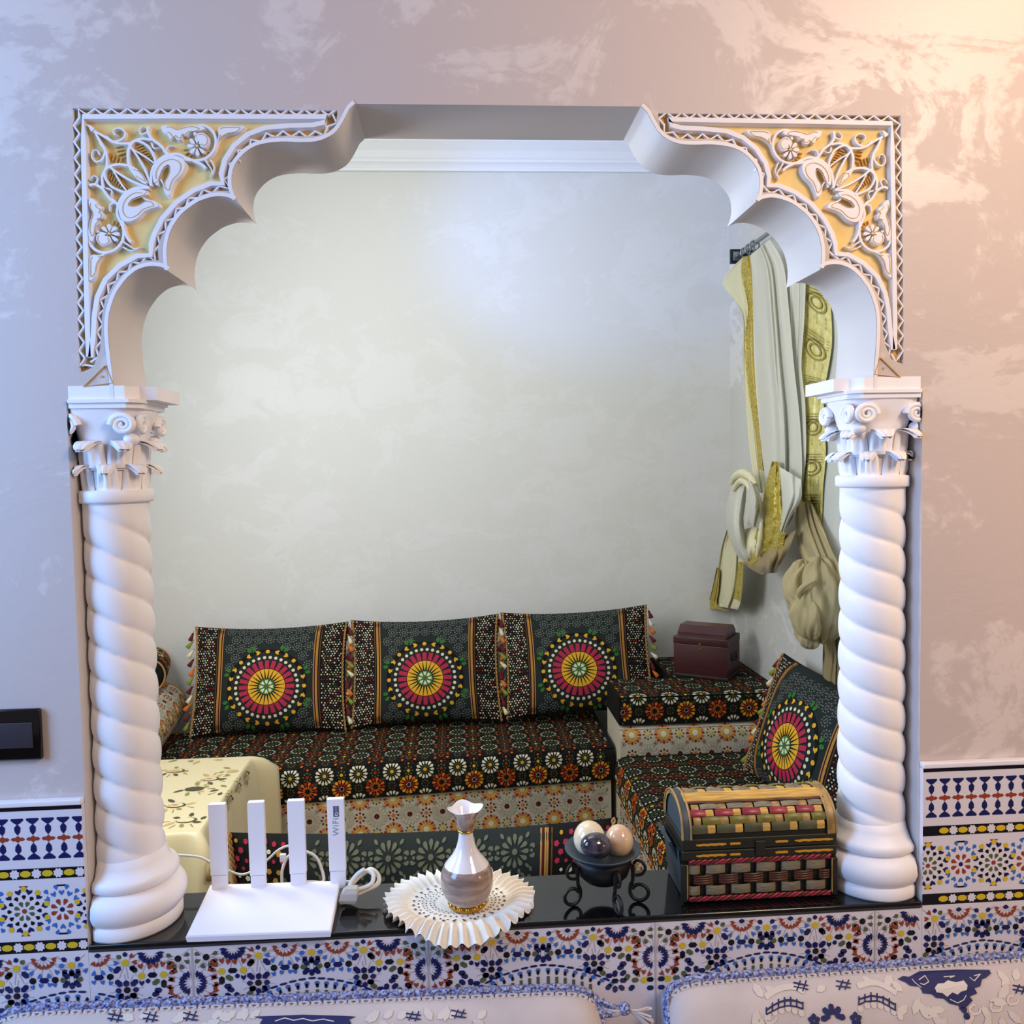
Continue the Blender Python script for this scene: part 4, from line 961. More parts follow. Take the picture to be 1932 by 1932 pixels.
vy = .046; vb = PY(882, 1713, vy); vx = vb.x; z_ = lambda y: PY(882, y, vy).z-vb.z; mm = .000934
root = thing('vase', 'long-necked white vase with marbled body and square flared mouth on the doily', 'vase', (vx, vy, LZ+.006))
b = MB(); b.lathe([(24*mm, 0), (35*mm, .001), (36*mm, .004), (33*mm, .007), (34*mm, .0105), (30*mm, .012)], 'gold', n=32); 
for k in range(16): a = 2*pi*k/16; b.ball((33*mm*cos(a), 33*mm*sin(a), .0055), .0048, 'gold', 5)
b.build('gold_foot', root)
prof = [(32*mm, .0105), (38*mm, z_(1700)), (46*mm, z_(1688)), (50.5*mm, z_(1674)), (51*mm, z_(1664)), (49.5*mm, z_(1652)), (46*mm, z_(1642)), (42.5*mm, z_(1636))]
pp = spline([(r, z, 0) for r, z in prof], 4); b = MB(); b.lathe([(p.x, p.y) for p in pp], 'vase_marble', n=48, cap=False); b.build('marbled_body', root)
prof2 = [(42.5*mm, z_(1636)), (36*mm, z_(1628)), (27*mm, z_(1617)), (20*mm, z_(1605)), (15.5*mm, z_(1590)), (13.5*mm, z_(1576)), (13.5*mm, z_(1570))]
pp = spline([(r, z, 0) for r, z in prof2], 4); b = MB(); b.lathe([(p.x, p.y) for p in pp], 'vase_white', n=48, cap=False); b.build('neck', root)
b = MB(); b.tube([(15*mm*cos(2*pi*k/24), 15*mm*sin(2*pi*k/24), z_(1571)) for k in range(24)], .0022, 'gold', 6, True); b.build('gold_ring', root)
def mouth(rp, inner):
    rings = []
    for r, z, sq in rp:
        rg = []
        for j in range(48):
            a = 2*pi*j/48; f = 1+sq*(.085*cos(4*(a-.2))); rg.append((r*f*cos(a), r*f*sin(a), z+sq*.0022*cos(4*(a-.2))))
        rings.append(rg)
    return rings
b = MB(); b.loft(mouth([(13.5*mm, z_(1569), 0), (17*mm, z_(1561), .1), (19*mm, z_(1552), .2), (22*mm, z_(1544), .5), (27*mm, z_(1537), .8), (32*mm, z_(1530.5), 1)], 0), 'vase_marble', True, False, True)
b.loft(mouth([(32*mm, z_(1530.5), 1), (32.5*mm, z_(1529.5), 1), (31*mm, z_(1530.0), 1), (24*mm, z_(1539), .8), (16*mm, z_(1553), .2), (9*mm, z_(1566), 0), (.5*mm, z_(1569), 0)], 1), 'vase_white', True, False, True); b.build('flared_mouth', root)

# ------------------------------------------------------------------ iron stand with stone eggs
mat('iron_black', '07080a', .5, .1); mat('iron_grey', '3c4750', .4, .3)
sy = .060; pc = PY(1137, 1603, sy); sx = pc.x; pz = pc.z-LZ
root = thing('iron_stand', 'black wrought iron plate stand on scrolled feet holding three stone eggs', 'plate stand', (sx, sy, LZ))
b = MB(); b.lathe([(.001, pz-.010), (.045, pz-.010), (.058, pz-.006), (.0695, pz+.003), (.0700, pz+.0045), (.0690, pz+.0055), (.056, pz-.002), (.044, pz-.0065), (.001, pz-.0065)], 'iron_grey', n=48, cap=False); b.build('plate', root)
b = MB(); b.lathe([(.001, pz-.055), (.034, pz-.054), (.046, pz-.042), (.052, pz-.025), (.054, pz-.0085), (.001, pz-.0085)], 'iron_black', n=40, cap=False); b.build('bowl', root)
for k, a in enumerate((R(205), R(283), R(338), )):
    b = MB(); d = Vector((cos(a), sin(a), 0)); U = Vector((0, 0, 1)); W_ = lambda r, z: d*r+U*z
    pts = [W_(.052, pz-.045)]
    up = [W_(.060, pz-.040), W_(.072, pz-.036), W_(.078, pz-.026), W_(.074, pz-.015), W_(.064, pz-.012), W_(.057, pz-.018)]
    lo = [W_(.056, pz-.02), W_(.055, pz-.05), W_(.051, .030), W_(.050, .016), W_(.058, .0055), W_(.070, .0042), W_(.081, .012), W_(.083, .024), W_(.074, .033), W_(.062, .032), W_(.054, .024)]
    b.tube(spline(up, 5), .0028, 'iron_black', 7); b.tube(spline(lo, 6), .0034, 'iron_black', 8); b.build('scrolled_leg', root)
mat('egg_cream', 'dcc8a4', .16, coat=.5, col2='e6dcc6', vscale=40); mat('egg_peach', 'c99f7c', .16, coat=.5, col2='dcc4a4', vscale=30); mat('egg_dark', '17141e', .1, coat=.6, col2='58505e', vscale=45)
def egg(label, px, py, y, r, sc3, m, rot=0):
    p = PY(px, py, y)+Vector((0, 0, .002)); b = MB(); b.ball((0, 0, 0), r, m, 16, sc3); o = b.build('stone_egg'); o.location = p; o.rotation_euler = (0, rot, .3); return tag(o, label, 'stone egg', 'stone eggs on the iron stand')
egg('cream stone egg at the back left of the iron stand plate', 1112, 1584, .075, .0295, (1, 1, 1.1), 'egg_cream')
egg('peach veined stone egg at the right of the iron stand plate', 1168, 1588, .062, .0262, (1, 1, 1.12), 'egg_peach')
egg('dark purple veined stone egg in front on the iron stand plate', 1126, 1597, .028, .0235, (1.32, 1, .95), 'egg_dark', R(14))

# ------------------------------------------------------------------ wicker chest
mat('wick_dark', '191a10', .5); mat('wick_tan', '79705a', .55, var=.25, vscale=60, stretch=(1, 1, 8)); mat('wick_brown', '4b2112', .4, var=.35, vscale=80, stretch=(1, 1, 10)); mat('wick_olive', '6b6424', .4, var=.2, vscale=60); mat('wick_straw', 'c49a4a', .45, var=.3, vscale=70, stretch=(.3, 6, 6)); mat('wick_red', '8a2433', .35, var=.2, vscale=50); mat('wick_yellow', 'c98f1a', .5); mat('wick_slate', '36444c', .5); mat('wick_stake', '4a4a30', .5, var=.2, vscale=40); mat('wick_gold', '9a7a45', .4, var=.3, vscale=40)
xa, xb = .392, .678; cxw = (xa+xb)/2; W2 = (xb-xa)/2; yF = .022; dW = .125
root = thing('wicker_chest', 'dark woven wicker chest with domed lid on the ledge beside the right column', 'chest', (cxw, yF+dW/2, LZ)); hd = dW/2
Zs = [PY(1430, y, yF).z-LZ for y in (1697, 1683, 1624, 1598, 1577)]
b = MB(); ex = lambda z: W2-.006+.010*z/Zs[3]
b.loft([[(-ex(z), -hd+.004, z), (ex(z), -hd+.004, z), (ex(z), hd-.004, z), (-ex(z), hd-.004, z)] for z in (.001, Zs[3]-.001)], 'wick_dark', True, True, False); b.build('body', root)
b = MB(); za, zb = Zs[1], Zs[2]; hrow = (zb-za)/3; ncol = 11; cw = (2*W2-.03)/ncol
for c in range(ncol):                     # upright stakes, then the three woven rows over and under them
    x = -W2+.015+cw*(c+.5)
    if c % 2: b.box((x-cw*.27, -hd-.0005, za), (x+cw*.27, -hd+.003, zb), 'wick_stake')
for rw in range(3):
    z0_, z1_ = za+hrow*rw+.001, za+hrow*(rw+1)-.001; m = 'wick_brown' if rw == 1 else 'wick_tan'
    for c in range(-1, 6):
        xs = -W2+.015+cw*(2*c+(2 if rw == 1 else 1)); x0_, x1_ = max(xs+cw*.25, -W2+.012), min(xs+cw*1.75, W2-.012)
        if x1_-x0_ < .004: continue
        kk = 1 if rw != 1 else 4
        for q_ in range(kk):
            h_ = (z1_-z0_)/kk; n_ = 6
            b.loft([[(x0_+(x1_-x0_)*i/n_, -hd-.001-.003*sin(pi*i/n_), z0_+h_*q_+.0003), (x0_+(x1_-x0_)*i/n_, -hd-.002-.0042*sin(pi*i/n_), z0_+h_*(q_+.5)), (x0_+(x1_-x0_)*i/n_, -hd-.001-.003*sin(pi*i/n_), z0_+h_*(q_+1)-.0003)] for i in range(n_+1)], m, False, False, True)
b.build('woven_panel', root)
for nm, zz in (('lower_braid', Zs[1]-.006), ('upper_braid', Zs[2]+.004)):
    b = MB()
    for ph in (0, 2.1, 4.2): b.tube([(-W2+.012+(2*W2-.024)*k/90, -hd-.0025-.0022*cos(k*.55+ph), zz+.003*sin(k*.55+ph)) for k in range(91)], .0024, 'wick_red' if ph < 4 else 'wick_brown', 6)
    b.build(nm, root)
def rail(nm, z0_, z1_, par):
    b = MB(); b.box((-W2, -hd-.004, z0_), (W2, hd+.002, z1_), 'wick_dark', .002)
    rr = random.Random(int(z0_*1e4)); zm_ = (z0_+z1_)/2
    for x0_, x1_ in ((-.118, -.062), (-.056, -.036), (.028, .052), (.064, .136)):
        pts = [(x0_+(x1_-x0_)*k/8, -hd-.0046, zm_+s_*(.0022+.0006*sin(k*3+s_))*(.5 if k in (0, 8) else 1)) for s_, ks in ((1, range(9)), (-1, range(8, -1, -1))) for k in ks]
        b.poly(pts, 'wick_yellow')
    return b.build(nm, par)
rail('body_rail', Zs[2]+.008, Zs[3]-.001, root)
lid = thing('lid', None, None); lid.parent = root
rail('lid_rail', Zs[3]+.0005, Zs[4], lid)
hL = .062; z0_ = Zs[4]
def dome(u, v, k=1., dx=0.): a = pi*v; return Vector((-W2+.004+(2*W2-.008)*u+dx, -(hd+.002)*cos(a)*k, z0_+(hL*sin(a)**.8)*k))
b = MB(); b.grid(lambda u, v: dome(u, v, .965), 20, 24, 'wick_dark')
for u in (0, 1): b.poly([dome(u, k/24, .965) for k in range(25)], 'wick_slate')
rows = [(.03, .10, 'wick_stake'), (.10, .17, 'wick_olive'), (.175, .24, 'wick_red'), (.245, .30, 'wick_tan'), (.31, .325, 'wick_brown'), (.33, .46, 'wick_straw'), (.47, .56, 'wick_tan'), (.57, .7, 'wick_olive'), (.71, .86, 'wick_tan'), (.87, .97, 'wick_brown')]
for ri, (va, vb_, m) in enumerate(rows):
    if m in ('wick_straw', 'wick_brown'):
        for q_ in range(4 if m == 'wick_straw' else 1):
            b.tube([dome(.03+.94*k/30, va+(vb_-va)*(q_+.5)/(4 if m == 'wick_straw' else 1)+.004*sin(k*.7+q_), 1.0) for k in range(31)], .0044 if m == 'wick_straw' else .003, m, 6)
        continue
    for c in range(10):
        ua = .045+c*.091; vis = (c+ri) % 2 == 0; n_ = 6
        mm_ = m if vis else ('wick_gold' if ri % 2 else 'wick_straw'); ub = ua+(.112 if vis else .05); ua_ = ua-.01 if vis else ua+.021
        ub = min(ub, .955) if vis else ua_+.05
        if not vis and ub > .96: continue
        b.grid(lambda u, v: dome(ua_+(ub-ua_)*u, va+(vb_-va)*v, 1.0+(.035 if vis else .012)*sin(pi*u)+.02*sin(pi*v)), 6, 4, mm_)
b.build('woven_dome', lid)
for u0_ in (-.012, .957):
    b = MB(); b.grid(lambda u, v: dome(u0_+.055*u, v, 1.035 if .02 < u < .98 else 1.03), 4, 28, 'wick_gold' if u0_ > .5 else 'wick_slate')
    for uu in (u0_, u0_+.055): b.tube([dome(uu, k/28, 1.035) for k in range(29)], .0022, 'wick_gold', 5)
    for uu in (u0_, u0_+.055): b.loft([[dome(uu, k/28, 1.035) for k in range(29)], [dome(uu, k/28, .9) for k in range(29)]], 'wick_gold', False, False, True)
    b.build('end_strap', lid)
b = MB()
for sx_ in (-1, 1):
    for zq in (0,): b.box((sx_*(W2-.004)-.006, -hd-.0035, .004), (sx_*(W2-.004)+.006, -hd+.004, Zs[2]), 'wick_dark', .0015); b.tube([(sx_*(W2-.004)-sx_*.005, -hd-.004, .01+(Zs[2]-.01)*k/6) for k in range(7)], .0014, 'wick_gold', 5)
b.build('corner_posts', root)
b = MB(); b.box((-.009, -hd-.008, Zs[3]-.012), (.009, -hd-.004, Zs[4]-.006), 'wick_dark', .0015); b.build('clasp', root)
b = MB(); hz = Zs[3]-.012
b.loft([[(-W2-.004+dx*sg_, y, hz+dz) for dx, dz in ((0, -.014), (-.012, .010), (-.016, .016), (-.016, .020), (-.010, .02), (0, -.006))] for y, sg_ in ((-hd+.02, 1), (hd-.02, 1))], 'wick_slate', True, True, False); b.build('side_handle', root)
b = MB(); b.poly([(-ex(z)-.0012, y, z) for y, z in ((-hd+.004, .002), (hd-.004, .002), (hd-.004, Zs[3]-.002), (-hd+.004, Zs[3]-.002))], 'wick_slate'); b.build('side_panel', root)
# ------------------------------------------------------------------ curtains on the right wall
mat('sheer_white', 'e4e4d6', .55, sheen=.3, trans=.16, bump=.1, bscale=300); mat('sheer_grey', 'dfe1d8', .6, trans=.2); mat('cream_cloth', 'd2cda6', .7, sheen=.2, bump=.2, bscale=350)
mat('gold_cloth', '8f7a1e', .38, .35, bump=.8, bscale=260, col2='d2c05a', vscale=170); mat('brocade', 'c9bd62', .4, .2, bump=.7, bscale=120, col2='ddd596', vscale=55); mat('brocade_line', '8f8438', .5, .1); mat('organza', 'cdbd8c', .6, sheen=.2, trans=.26, bump=.15, bscale=300); mat('organza_dark', '8d7a4c', .6, sheen=.2, bump=.3, bscale=200, stretch=(9, 9, 1)); mat('chrome', '9aa0a4', .25, .9); mat('finial_dark', '2c3236', .25, .6)
def sheet(name, parent, rows, X, m, folds=3, amp=.012, org=Vector((0, 0, 0)), nu=36, bul=0., ph=0., thick=.0015, wr=0., motifs=None):
    """cloth between a left and a right edge traced down the wall; folds stand out from the wall"""
    Ls = spline([(*a, 0) for a, _ in rows], 5); Rs = spline([(*c, 0) for _, c in rows], 5); n = len(Ls)-1
    def fn(u, v, d=0.):
        i = min(n-1, int(v*n)); ft = v*n-i; LL = Ls[i].lerp(Ls[i+1], ft); RR = Rs[i].lerp(Rs[i+1], ft); q_ = u+.09*sin(2*pi*u*1.3+ph+v*1.7)+.05*sin(9*v+ph); xx = X-amp*(.55+.33*sin(2*pi*folds*q_+ph+1.2*sin(v*3+ph))+.16*sin(2*pi*folds*2.3*q_+2*ph+2.*v))-bul*sin(pi*u)*sin(pi*min(1, v*1.0))-wr*sin(v*60+6*u+ph)-d
        px = LL.x+(RR.x-LL.x)*u; py = LL.y+(RR.y-LL.y)*u; return PX(px, py, xx)-org
    b = MB(); b.grid(lambda u, v: fn(u, v), nu, n, m); b.grid(lambda u, v: fn(1-u, v, -thick), nu, n, m)
    if motifs: stamp(b, lambda u, v: (fn(min(1, max(0, u)), min(1, max(0, v))), Vector((-.8, -.5, .1))), motifs, .004)
    return b.build(name, parent)
rodz = 2.43; ry0, ry1 = 2.262, .75
pr0 = PX(1392, 483, 1.19); pr1 = PX(1452, 449, 1.19)
root = thing('curtain_rod', 'slim grey metal curtain rod with square finial high on the right wall', 'curtain rod', pr0)
d = (pr1-pr0); d.z = 0; d.x = 0
b = MB(); b.tube([Vector((0, 0, 0)), Vector((0, -1.45, 0))], .009, 'chrome', 12); b.build('rod', root)
b = MB(); b.box((-.030, .004, -.030), (.030, .016, .030), 'finial_dark', .002); b.box((-.018, .0155, -.018), (.018, .020, .018), 'chrome', .002); b.box((-.018, .0005, -.018), (.018, .0045, .018), 'chrome', .001); b.build('finial', root)
b = MB(); b.box((-.006, -.050, -.012), (1.2405-.0015-pr0.x, -.036, .012), 'finial_dark', .002); b.build('bracket', root)
for k in range(3): b = MB(); b.tube([(.019*cos(2*pi*j/16), -.09-.055*k, .019*sin(2*pi*j/16)-.008) for j in range(16)], .0035, 'chrome', 6, True); b.build('ring', root)

org = PX(1440, 700, 1.19)
root = thing('curtain', 'cream sheer curtain with gold band, looped and knotted on the right wall near the corner', 'curtain', org, (0, 0, 0), 'tied curtains on the right wall')
sheet('left_flap', root, [((1400,486),(1412,484)),((1363,530),(1414,520)),((1386,566),(1412,568)),((1402,602),(1412,608)),((1403,700),(1416,700)),((1410,800),(1430,800)),((1417,870),(1440,870)),((1428,930),(1445,930))], 1.155, 'cream_cloth', 1, .012, org)
sheet('gold_band', root, [((1400,486),(1416,482)),((1399,520),(1424,530)),((1411,580),(1426,590)),((1405,640),(1424,640)),((1408,700),(1428,700)),((1415,760),(1436,760)),((1425,820),(1443,820)),((1432,885),(1448,890))], 1.145, 'gold_cloth', 1, .010, org)
sheet('sheer_drape', root, [((1415,482),(1452,452)),((1419,520),(1478,500)),((1421,600),(1489,590)),((1424,700),(1498,690)),((1431,790),(1508,780)),((1438,860),(1513,860)),((1443,910),(1512,920)),((1438,960),(1506,960)),((1440,1000),(1480,1000))], 1.135, 'sheer_white', 2, .024, org, 60, .012, .8)
sheet('gold_ruching', root, [((1456,870),(1470,872)),((1446,910),(1474,915)),((1438,950),(1476,955)),((1428,1000),(1482,995)),((1414,1040),(1474,1035)),((1402,1062),(1440,1078))], 1.09, 'gold_cloth', 1, .01, org, 20, .02, 0, .0015, .004)
sheet('looped_bag', root, [((1470,880),(1511,905)),((1474,920),(1512,940)),((1476,965),(1494,972)),((1470,1000),(1478,1008))], 1.085, 'sheer_white', 1, .015, org, 20, .03)
sheet('bag_bottom', root, [((1404,1050),(1502,1000)),((1408,1066),(1490,1032)),((1424,1078),(1474,1062)),((1436,1084),(1466,1080))], 1.10, 'organza_dark', 2, .012, org, 24, .03)
sheet('pouch', root, [((1396,1000),(1436,992)),((1390,1020),(1434,1020)),((1398,1045),(1430,1042)),((1410,1060),(1420,1058))], 1.10, 'cream_cloth', 1, .008, org, 24, .03)
sheet('knot_fold', root, [((1392,898),(1414,905)),((1375,935),(1408,940)),((1370,970),(1403,980)),((1374,1010),(1406,1006)),((1388,1044),(1412,1030)),((1406,1064),(1424,1050))], 1.09, 'sheer_white', 1, .012, org, 30, .055, 1.)
sheet('knot_fold', root, [((1403,893),(1420,902)),((1408,920),(1437,942)),((1406,955),(1440,972)),((1400,985),(1438,1000))], 1.075, 'sheer_white', 2, .014, org, 30, .045, .3)
b = MB()
for k, (pts, r) in enumerate(((((1380,912),(1388,899),(1402,893),(1416,900),(1426,915)), .016), (((1384,925),(1396,908),(1410,912),(1420,935)), .013), (((1428,1050),(1434,1020),(1437,985)), .010))):
    P = spline([PX(x, y, 1.06) for x, y in pts], 6); n = len(P)
    b.tube([p-org for p in P], [r*(.5+.5*sin(pi*i/(n-1)))*(1+.1*sin(i*1.9)) for i in range(n)], 'cream_cloth', 12)
b.build('knot', root)
sheet('tail', root, [((1376,985),(1400,985)),((1362,1030),(1403,1040)),((1352,1090),(1402,1090)),((1346,1130),(1398,1132)),((1344,1142),(1392,1150))], 1.16, 'cream_cloth', 2, .02, org)
sheet('gold_hem', root, [((1352,1070),(1358,1075)),((1344,1110),(1356,1112)),((1336,1140),(1354,1142)),((1336,1148),(1385,1154))], 1.145, 'gold_cloth', 2, .006, org, 16)
sheet('gold_hem', root, [((1394,1060),(1402,1060)),((1388,1100),(1401,1100)),((1384,1130),(1398,1134))], 1.13, 'gold_cloth', 1, .006, org, 10)

org = PX(1545, 800, 1.19)
root = thing('curtain', 'gold brocade curtain with organza rose tie, hanging behind the right twisted column', 'curtain', org, (0, 0, 0), 'tied curtains on the right wall')
sheet('grey_sheer', root, [((1552,470),(1572,480)),((1556,600),(1588,620)),((1560,700),(1600,720)),((1550,800),(1604,800)),((1550,900),(1606,900)),((1546,1000),(1604,1000)),((1556,1070),(1604,1070))], 1.15, 'sheer_grey', 1, .005, org)
bro = []
for j in range(20):
    v = .05+j*.047; A_ = 6.2
    if j % 3 == 1:
        for q in range(4): bro.append(([(.08, v+.009*q), (.92, v+.009*q), (.92, v+.009*q+.0016), (.08, v+.009*q+.0016)], 'brocade_line'))
    elif j % 3 == 2:
        for rr_, w_ in ((.030, .0050), (.018, .0045)):
            for q in range(16):
                a = 2*pi*q/16; a2 = 2*pi*(q+1)/16; bro.append(([(.5+A_*2*rr_*cos(a), v+rr_*sin(a)), (.5+A_*2*rr_*cos(a2), v+rr_*sin(a2)), (.5+A_*2*(rr_-w_)*cos(a2), v+(rr_-w_)*sin(a2)), (.5+A_*2*(rr_-w_)*cos(a), v+(rr_-w_)*sin(a))], 'brocade_line'))
    else:
        for x in (.2, .5, .8): bro += ring(x, v, 6, .004, .020, .010, 'brocade_line', 4)
        bro = [(p, m) for p, m in bro]
sheet('brocade_panel', root, [((1512,470),(1560,480)),((1514,540),(1566,560)),((1513,600),(1570,640)),((1511,680),(1562,700)),((1516,740),(1554,742)),((1513,800),(1556,800)),((1504,860),(1558,860)),((1508,920),(1553,920)),((1524,980),(1551,980)),((1530,1020),(1548,1020))], 1.15, 'brocade', 1, .015, org, 30, 0, .6, .0015, .0, bro)
sheet('sheer_strip', root, [((1488,470),(1522,470)),((1490,545),(1520,540)),((1492,620),(1517,612)),((1491,690),(1512,690)),((1489,760),(1519,760)),((1494,840),(1521,850)),((1498,900),(1516,910)),((1503,950),(1512,955))], 1.14, 'sheer_white', 1, .014, org)
sheet('gathered_neck', root, [((1502,945),(1532,950)),((1501,1000),(1550,990)),((1512,1050),(1570,1040)),((1530,1090),(1590,1080)),((1545,1120),(1590,1120))], 1.13, 'organza', 3, .014, org, 60)
b = MB(); rc = PX(1548, 1132, 1.10)-org; rr = random.Random(4)
def blob(c, rx, ry, rz, nf, ph, m):
    def fn(u, v):
        a = 2*pi*u; e = pi*(v-.5); f = 1+.10*sin(nf*a+ph+3*sin(e*2+ph))*cos(e)+.07*sin(2*nf*a+9*v+ph)+.04*sin(3.1*nf*a-14*v+2*ph)*cos(e); return Vector((c.x+rx*f*cos(e)*cos(a), c.y+ry*f*cos(e)*sin(a), c.z+rz*f*sin(e)))
    b.grid(fn, 60, 30, m)
blob(rc, .07, .105, .125, 5, 0, 'organza'); blob(rc+Vector((-.035, .045, .03)), .05, .075, .085, 6, 1, 'organza'); blob(rc+Vector((-.045, -.02, -.035)), .05, .08, .075, 5, 2, 'organza'); blob(rc+Vector((-.02, .035, -.10)), .04, .05, .055, 4, 3, 'organza')
for k in range(7):
    a = rr.uniform(0, 6); b.tube(spline([rc+Vector((-.05-.035*sin(pi*t), -.015+.09*cos(a)*t, .11*sin(a)*t)) for t in (0, .35, .7, 1)], 5), [.012*(1-.6*i/15) for i in range(16)], 'organza', 8)
b.build('organza_rose', root)
sheet('lower_tail', root, [((1556,1180),(1596,1175)),((1553,1215),(1598,1215)),((1552,1262),(1600,1262)),((1552,1330),(1604,1330))], 1.17, 'organza_dark', 5, .010, org)

# ------------------------------------------------------------------ cushions of the front sofa, under the tiles
mat('damask', 'c4b8b4', .6, sheen=.2, bump=.2, bscale=420, var=.05, vscale=14); mat('damask_navy', '191d55', .7, bump=.2, bscale=400); mat('damask_cream', 'd3c8be', .65, bump=.25, bscale=420); mat('trim_blue', '222f78', .9, bump=.5, bscale=300, col2='b9bedc', vscale=230); mat('trim_cream', 'cfc3bd', .8)
class FrontCushion:
    def __init__(s, xa, xb, za, zb): s.xa, s.xb, s.za, s.zb = xa, xb, za, zb; s.prof = [(-.0155, -.40), (-.0165, -.03), (-.026, -.006), (-.048, 0), (-.072, -.004), (-.092, -.020), (-.112, -.055), (-.150, -.16), (-.19, -.28), (-.20, -.40)]
    def top(s, x): t = (x-s.xa)/(s.xb-s.xa); e = min(x-s.xa, s.xb-x); return s.za+(s.zb-s.za)*t-.030*math.exp(-max(e, 0)/.018)
    def S(s, x, d):
        P = s.prof[3:]; L = 0
        for (y0, z0), (y1, z1) in zip(P, P[1:]):
            l = math.hypot(y1-y0, z1-z0)
            if d <= L+l: t = (d-L)/l; n = Vector((0, -(z0-z1), (y0-y1))).normalized(); return Vector((x, y0+(y1-y0)*t, s.top(x)+z0+(z1-z0)*t)), n
            L += l
        return Vector((x, P[-1][0], s.top(x)+P[-1][1])), Vector((0, -1, 0))
    def inv(s, px, py):
        best = None
        for k in range(161):
            d = .32*k/160; x0 = PY(px, py, -.1).x; p, _ = s.S(x0, d); q = PY(px, py, p.y); e = abs(q.z-p.z)
            if best is None or e < best[0]: best = (e, q.x, d)
        return best[1], best[2]
def front_cushion(label, fc, motifs, ends, name='back_cushion'):
    c = Vector(((fc.xa+fc.xb)/2, -.1, fc.za-.4)); root = thing(name, label, 'cushion', c, (0, 0, 0), 'pale damask cushions of the front sofa')
    xs = [fc.xa+(fc.xb-fc.xa)*(.5-.5*cos(pi*i/60)) for i in range(61)]; b = MB()
    b.loft([[Vector((x, y, fc.top(x)+z))-c for y, z in fc.prof] for x in xs], 'damask', False, True, True)
    for i, (nm, mo) in enumerate(motifs):
        stamp(b, lambda u, v: ((lambda r: (r[0]-c, r[1]))(fc.S(u, v))), mo, .0012+.0006*i)
    b.build('cover', root)
    # braid: blue fuzzy cord with cream loops
    line = [fc.S(x, .001)[0]+Vector((0, -.004, .004)) for x in [fc.xa+.004+(fc.xb-fc.xa-.008)*i/400 for i in range(401)]]
    if ends & 1: line = [line[0]+Vector((-.004-.004*k/8, -.012*k, -.016*k)) for k in range(8, 0, -1)]+line
    if ends & 2: line = line+[line[-1]+Vector((.004+.004*k/8, -.012*k, -.016*k)) for k in range(1, 9)]
    b = MB(); b.tube([p-c+Vector((0, 0, .0015*sin(i*1.3))) for i, p in enumerate(line)], .0078, 'trim_blue', 8)
    L = 0; dist = [0]
    for p, q in zip(line, line[1:]): L += (q-p).length; dist.append(L)
    def at(d):
        for i in range(len(line)-1):
            if dist[i+1] >= d: t = (d-dist[i])/max(1e-9, dist[i+1]-dist[i]); return line[i].lerp(line[i+1], t), (line[i+1]-line[i]).normalized()
        return line[-1], (line[-1]-line[-2]).normalized()
    pts = []; st = .0205; N = int(L/st)
    for k in range(N*10+1):
        p, t = at(min(L, k*st/10)); side = Vector((0, -.62, -.78)); side = (side-t*side.dot(t)).normalized(); a = 2*pi*k/10
        pts.append(p-c+side*(.0075+.0052*cos(a))+t*.0062*sin(2*a)*.9+Vector((0, -.004, 0)))
    b.tube(pts, .0027, 'trim_cream', 5)
    pts = []
    for k in range(N*8+1):
        p, t = at(min(L, k*st/8)); a = 2*pi*k/8; pts.append(p-c+Vector((0, -.004-.0018*cos(a), .0052+.0032*max(0, sin(a)))))
    b.tube(pts, .0034, 'trim_blue', 5)
    b.build('braid_trim', root); return root, c
def zz(fc, z, ox, oy, k): return lambda l: [fc.inv(ox+k*x, oy+k*y) for x, y in l]
def strip(fc_pts, w):
    P = [Vector(p) for p in fc_pts]; out = []
    for a, c in zip(P, P[1:]):
        t = (c-a); 
        if t.length < 1e-6: continue
        q = Vector((-t.y, t.x)).normalized()*w/2; e = t.normalized()*w*.3; out.append([tuple(a+q-e), tuple(c+q+e), tuple(c-q+e), tuple(a-q-e)])
    return out
def fan_poly(poly):      # split a concave outline into triangles
    t = tessellate_polygon([[Vector((p[0], p[1], 0)) for p in poly]]); return [[poly[i] for i in f] for f in t]
# right cushion
fr = FrontCushion(PY(1254, 1850, -.05).x, 1.55, PY(1290, 1851, -.05).z, PY(1932, 1800, -.05).z+.003)
ZR = zz(fr, None, 1380, 1700, .2857)
nav = []; crm = []; top_ = []
big = ZR([(1095,515),(1130,498),(1170,500),(1240,470),(1480,462),(1700,458),(1712,480),(1680,505),(1652,520),(1640,560),(1600,575),(1620,605),(1570,630),(1590,660),(1545,705),(1505,720),(1500,690),(1440,672),(1400,640),(1350,640),(1320,610),(1262,605),(1240,570),(1180,565),(1150,535)])
nav += [(p, 'damask_navy') for p in fan_poly(big)]
top_ += [(p, 'damask_cream') for p in fan_poly(ZR([(1340,575),(1360,545),(1400,550),(1425,528),(1480,540),(1530,532),(1556,560),(1550,590),(1510,598),(1490,622),(1455,605),(1420,628),(1390,610),(1350,605)]))]
for l in ([(1235,520),(1275,500),(1300,540),(1270,555),(1245,545)], [(1400,500),(1470,495),(1440,510)], [(1600,500),(1640,490),(1600,530),(1570,510)], [(1440,650),(1490,668),(1530,650),(1545,625)], [(1190,520),(1210,545),(1250,575)]): top_ += [(p, 'damask_cream') for p in strip(ZR(l), .0014)]
for x, y in ((1532, 718), (1552, 762)): c_ = ZR([(x, y)])[0]; nav.append(ngon(c_[0], c_[1], .0055, 10, 'damask_navy'))
fl = ZR([(670, 770)])[0]
for k in range(9): a = pi+pi*k/8; nav.append(petal(fl[0], fl[1], a, .004, .021 if k % 2 == 0 else .014, .0105, 'damask_navy', 4))
for x, y in ((545, 785), (820, 780)): c_ = ZR([(x, y)])[0]; nav += ring(c_[0], c_[1], 5, .001, .011, .008, 'damask_navy', 0, 1)
